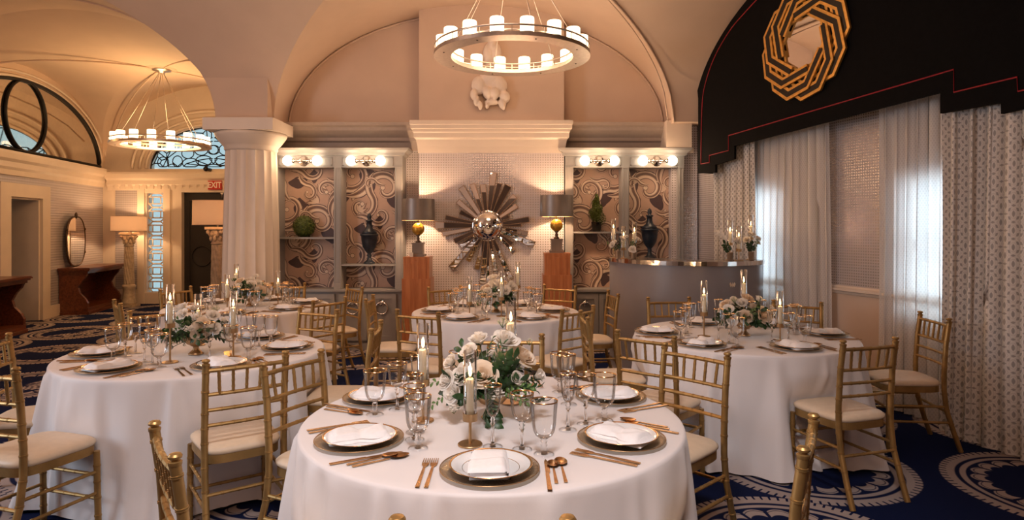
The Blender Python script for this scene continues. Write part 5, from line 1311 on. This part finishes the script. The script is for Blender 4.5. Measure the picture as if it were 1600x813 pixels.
def arrangement(loc, label, roses, seed, nsp=24, kr=1.45):
    r_ = random.Random(seed)
    t = thing('flower_arrangement', label, 'flowers', loc, 0, 'rose centrepieces'); put('footed_bowl', BOWLM, t)
    ctr = Vector((0, 0, .13))
    m = MB(); m.ball((0, 0, .125), (.055, .055, .04), n=12, m=6); m.build('moss', LEAF, t)
    for x, y, z, rr, v in roses:
        d = Vector((x, y, z)) - Vector((0, 0, .08)); d.z = d.z * .75 + .01; d.normalize(); d += Vector((0, -.6, .15)); d.normalize()
        o = put('rose', ROSES[v % 4], t, Vector((x, y, z)) - d * rr * .55, scale=rr * kr); orient(o, d, r_.uniform(0, 6))
        s_ = put('rose_stem', STEMS(Vector((x, y, z)) - d * rr * .5), t)
    for i in range(nsp):
        a = i * 2.4 + r_.uniform(-.3, .3); el = r_.uniform(-.35, .75); d = Vector((cos(a) * cos(el), sin(a) * cos(el), sin(el)))
        k = r_.choice((0, 0, 0, 1, 1, 2, 3)); b = Vector((d.x * .05, d.y * .05, .135 + .03 * max(0, d.z)))
        o = put('leaf_sprig', SPR_[k], t, b, scale=r_.uniform(.75, 1.0)); orient(o, d, r_.uniform(0, 6))
    return t
_st = {}
def STEMS(p):
    m = MB(); m.tube([(p.x * .25, p.y * .25, .10), (p.x * .7, p.y * .7, .10 + (p.z - .10) * .6), tuple(p)], .0022, 5); return m.mesh('rose_stem', LEAF)
# nearest arrangement, rose by rose: (x, depth, height above the cloth, size, kind)
FR = [(.055, .03, .325, .053, 0), (-.06, .08, .318, .046, 1), (-.098, -.0, .285, .034, 0), (-.033, -.09, .20, .048, 2), (-.122, -.06, .195, .042, 0), (-.175, .01, .235, .037, 1), (-.185, -.05, .172, .037, 0), (-.157, -.09, .125, .037, 0),
      (.10, -.09, .185, .042, 3), (.135, .04, .25, .048, 2), (.195, -.03, .185, .040, 3), (.15, -.08, .085, .034, 1), (.02, .12, .24, .045, 0), (.09, .12, .20, .045, 1), (-.08, .13, .2, .045, 0)]
a0 = arrangement((-.085, 2.70, Z1), 'ivory roses and dark leaves in a gold footed bowl on the nearest table', FR, 3, 34)
for x, y, z, s_, k in ((.02, -.135, .13, 1, 0), (.045, .05, .395, .9, 1), (-.15, -.11, .07, .7, 0), (.16, .06, .31, .6, 1)):
    put('filler_blossom', CLUS[k], a0, (x, y, z), scale=s_)
for x, y, z, k, dx, dy, dz in ((-.20, -.02, .20, 2, -1, -.2, .1), (-.22, -.06, .16, 2, -1, -.3, -.35), (-.16, .02, .27, 1, -.4, 0, 1), (.0, -.04, .26, 3, .3, -.4, 1), (.03, -.07, .22, 0, .4, -.6, .8), (.06, -.08, .17, 0, .7, -.7, .3), (.02, -.10, .16, 0, .2, -.9, .3), (.13, -.06, .17, 0, 1, -.4, -.1), (.11, .0, .23, 1, .8, -.2, .5), (-.03, -.02, .28, 3, 0, -.3, 1), (.0, -.11, .10, 0, .1, -.8, -.5), (.16, -.03, .12, 0, 1, -.2, -.35), (.07, -.06, .22, 0, .5, -.5, .7), (-.02, -.11, .10, 1, -.2, -.8, -.3)):
    o = put('leaf_sprig', SPR_[k], a0, (x * .62, y * .55, z * .8), scale=.82); orient(o, (dx, dy, dz), rnd.uniform(0, 6))
def dome(seed, n, special=()):
    r_ = random.Random(seed); L = list(special)
    tries = 0
    while len(L) < n and tries < 4000:
        tries += 1; a = r_.uniform(0, 6.28); el = r_.uniform(-.05, 1.4); Rr = r_.uniform(.145, .185)
        p = (Rr * 1.05 * cos(a) * cos(el), Rr * .9 * sin(a) * cos(el), .145 + Rr * .9 * sin(el)); rr = r_.uniform(.036, .05)
        if all((Vector(p) - Vector(q[:3])).length > (rr + q[3]) * .85 for q in L): L.append((*p, rr, r_.choice((0, 0, 1, 2, 3))))
    return L
LFT = [(.075, -.10, .165, .055, 2), (-.06, -.075, .20, .053, 0), (.0, -.02, .235, .04, 1), (-.11, .02, .29, .055, 0), (.11, .0, .25, .042, 0), (.07, -.05, .20, .045, 2), (.15, -.06, .17, .05, 1), (-.14, -.05, .14, .04, 0), (-.12, -.09, .06, .04, 1), (.20, .0, .14, .045, 0)]
RGT = [(.11, -.10, .165, .06, 2), (-.025, -.11, .155, .048, 2), (-.03, -.03, .25, .045, 0), (.115, .02, .27, .05, 3), (-.14, -.05, .20, .045, 0), (-.08, .0, .265, .04, 1), (.065, -.05, .21, .042, 2), (-.12, -.09, .13, .045, 0), (.19, -.04, .20, .04, 1), (-.06, -.07, .17, .035, 1)]
CTR = [(.0, -.03, .27, .07, 0), (.16, -.03, .245, .06, 0), (-.08, -.07, .20, .06, 1), (-.15, -.04, .16, .055, 1), (-.03, .02, .33, .05, 0), (-.11, .03, .22, .06, 2), (-.06, -.1, .14, .05, 2)]
COL = [(.03, -.07, .22, .06, 0), (-.09, -.10, .12, .055, 1), (.14, -.07, .17, .05, 2), (.06, .0, .31, .03, 0), (.12, -.09, .10, .05, 2), (.0, .03, .27, .05, 1), (.17, .0, .14, .05, 0), (.09, -.01, .24, .045, 0)]
for tb, loc, sp, sd in (('left', (-2.0, 4.05), LFT, 5), ('right', (1.72, 4.74), RGT, 8), ('centre', (-.15, 6.03), CTR, 11), ('column', (-2.66, 6.50), COL, 14)):
    a = arrangement((loc[0], loc[1], Z1), f'ivory roses and dark leaves in a gold footed bowl on the {tb} table', dome(sd, 16, sp), sd, 46, 1.22)
    for k in range(3):
        g = k * 2.1 + sd; put('filler_blossom', CLUS[k % 2], a, (.15 * cos(g), .13 * sin(g) - .04, .18 + .1 * (k % 2)), scale=.9)
# a tea light on the left table
m = MB(); m.lathe([(.02, 0), (.023, .03), (.0225, .03), (.019, .002)], 16); 
o = m.build('tealight_glass', mat('amber_glass', (.9, .5, .16), .1, trans=.6, emit=(1, .5, .15), es=.6), None, (PX(356, 3.98), 3.98, Z1)); tag(o, 'tiny amber tealight beside the candle stand on the left table', 'tealight')

# flowers on the bar
CUP = MB(); CUP.lathe([(.001, 0), (.026, 0), (.028, .004), (.034, .085), (.036, .088), (.033, .088), (.026, .01), (.001, .008)], 24); CUPM = CUP.mesh('julep_cup', mat('champagne_silver', (.66, .56, .46), .3, .95, var=.06))
def posy(x, y, label, roses, sp):
    t = thing('flower_cup', label, 'flowers', (x, y, bz), 0, 'flower cups on the bar'); put('julep_cup', CUPM, t)
    for px, py, pz, rr, v in roses:
        m = MB(); m.tube([(0, 0, .01), (px * .5, py * .5, pz * .6), (px, py, pz)], .002, 5); m.build('flower_stem', LEAF, t)
        d = Vector((px, py - .05, pz * .35)); o = put('rose', ROSES[v], t, (px, py, pz), scale=rr * 1.2); orient(o, d, px * 40)
    for k, (dx, dy, dz) in enumerate(sp):
        o = put('leaf_sprig', SPR_[(1, 0, 2)[k % 3]], t, (dx * .01, dy * .01, .075), scale=.85); orient(o, (dx, dy, dz), k)
posy(1.13, 6.82, 'silver-gold cup of white roses at the left end of the bar', [(-.06, -.03, .14, .045, 1), (-.035, .0, .17, .03, 0), (.03, -.01, .21, .032, 1), (.05, .02, .2, .03, 0)], [(-.4, -.2, 1), (.3, -.3, 1), (-.6, .1, .7)])
posy(1.285, 6.76, 'silver-gold cup of white roses before the blue urn on the bar', [(-.02, -.04, .10, .042, 0), (-.07, .0, .22, .035, 1), (.035, .0, .20, .035, 0)], [(.4, -.2, 1), (-.3, .2, 1)])
posy(2.19, 6.42, 'cup with a white orchid stem and a rose on the bar', [(.045, -.01, .185, .05, 1)], [(-.5, -.2, .8), (-.3, -.3, .5)])
orch = [o for o in C.objects if o.name.startswith('flower_cup')][-1]
m = MB(); m.tube([(0, 0, .02), (-.03, 0, .12), (-.06, 0, .22), (-.12, 0, .29)], .0022, 5); m.build('orchid_stem', LEAF2, orch)
m = MB()
for cx_, cz_ in ((-.06, .235), (-.085, .265), (-.105, .262), (-.13, .29), (-.15, .285)):
    for k in range(5):
        g = k * 2 * pi / 5 + cx_ * 50; d = Vector((cos(g), -.25, sin(g))) * .026; e = Vector((-sin(g), 0, cos(g))) * .012; p = Vector((cx_, -.01, cz_)); m.add([p, p + d * .6 - e, p + d, p + d * .6 + e], [(0, 1, 2, 3)])
m.build('orchid_blossom', ROSE, orch)
posy(2.44, 6.52, 'cup of white flowers at the right end of the bar', [(-.05, -.02, .20, .04, 0), (.045, -.02, .21, .042, 1), (0, .0, .25, .04, 0), (.06, .01, .17, .035, 0), (-.02, .0, .27, .025, 1)], [(0, -.4, 1), (-.2, -.3, .9), (.3, -.2, .9)])
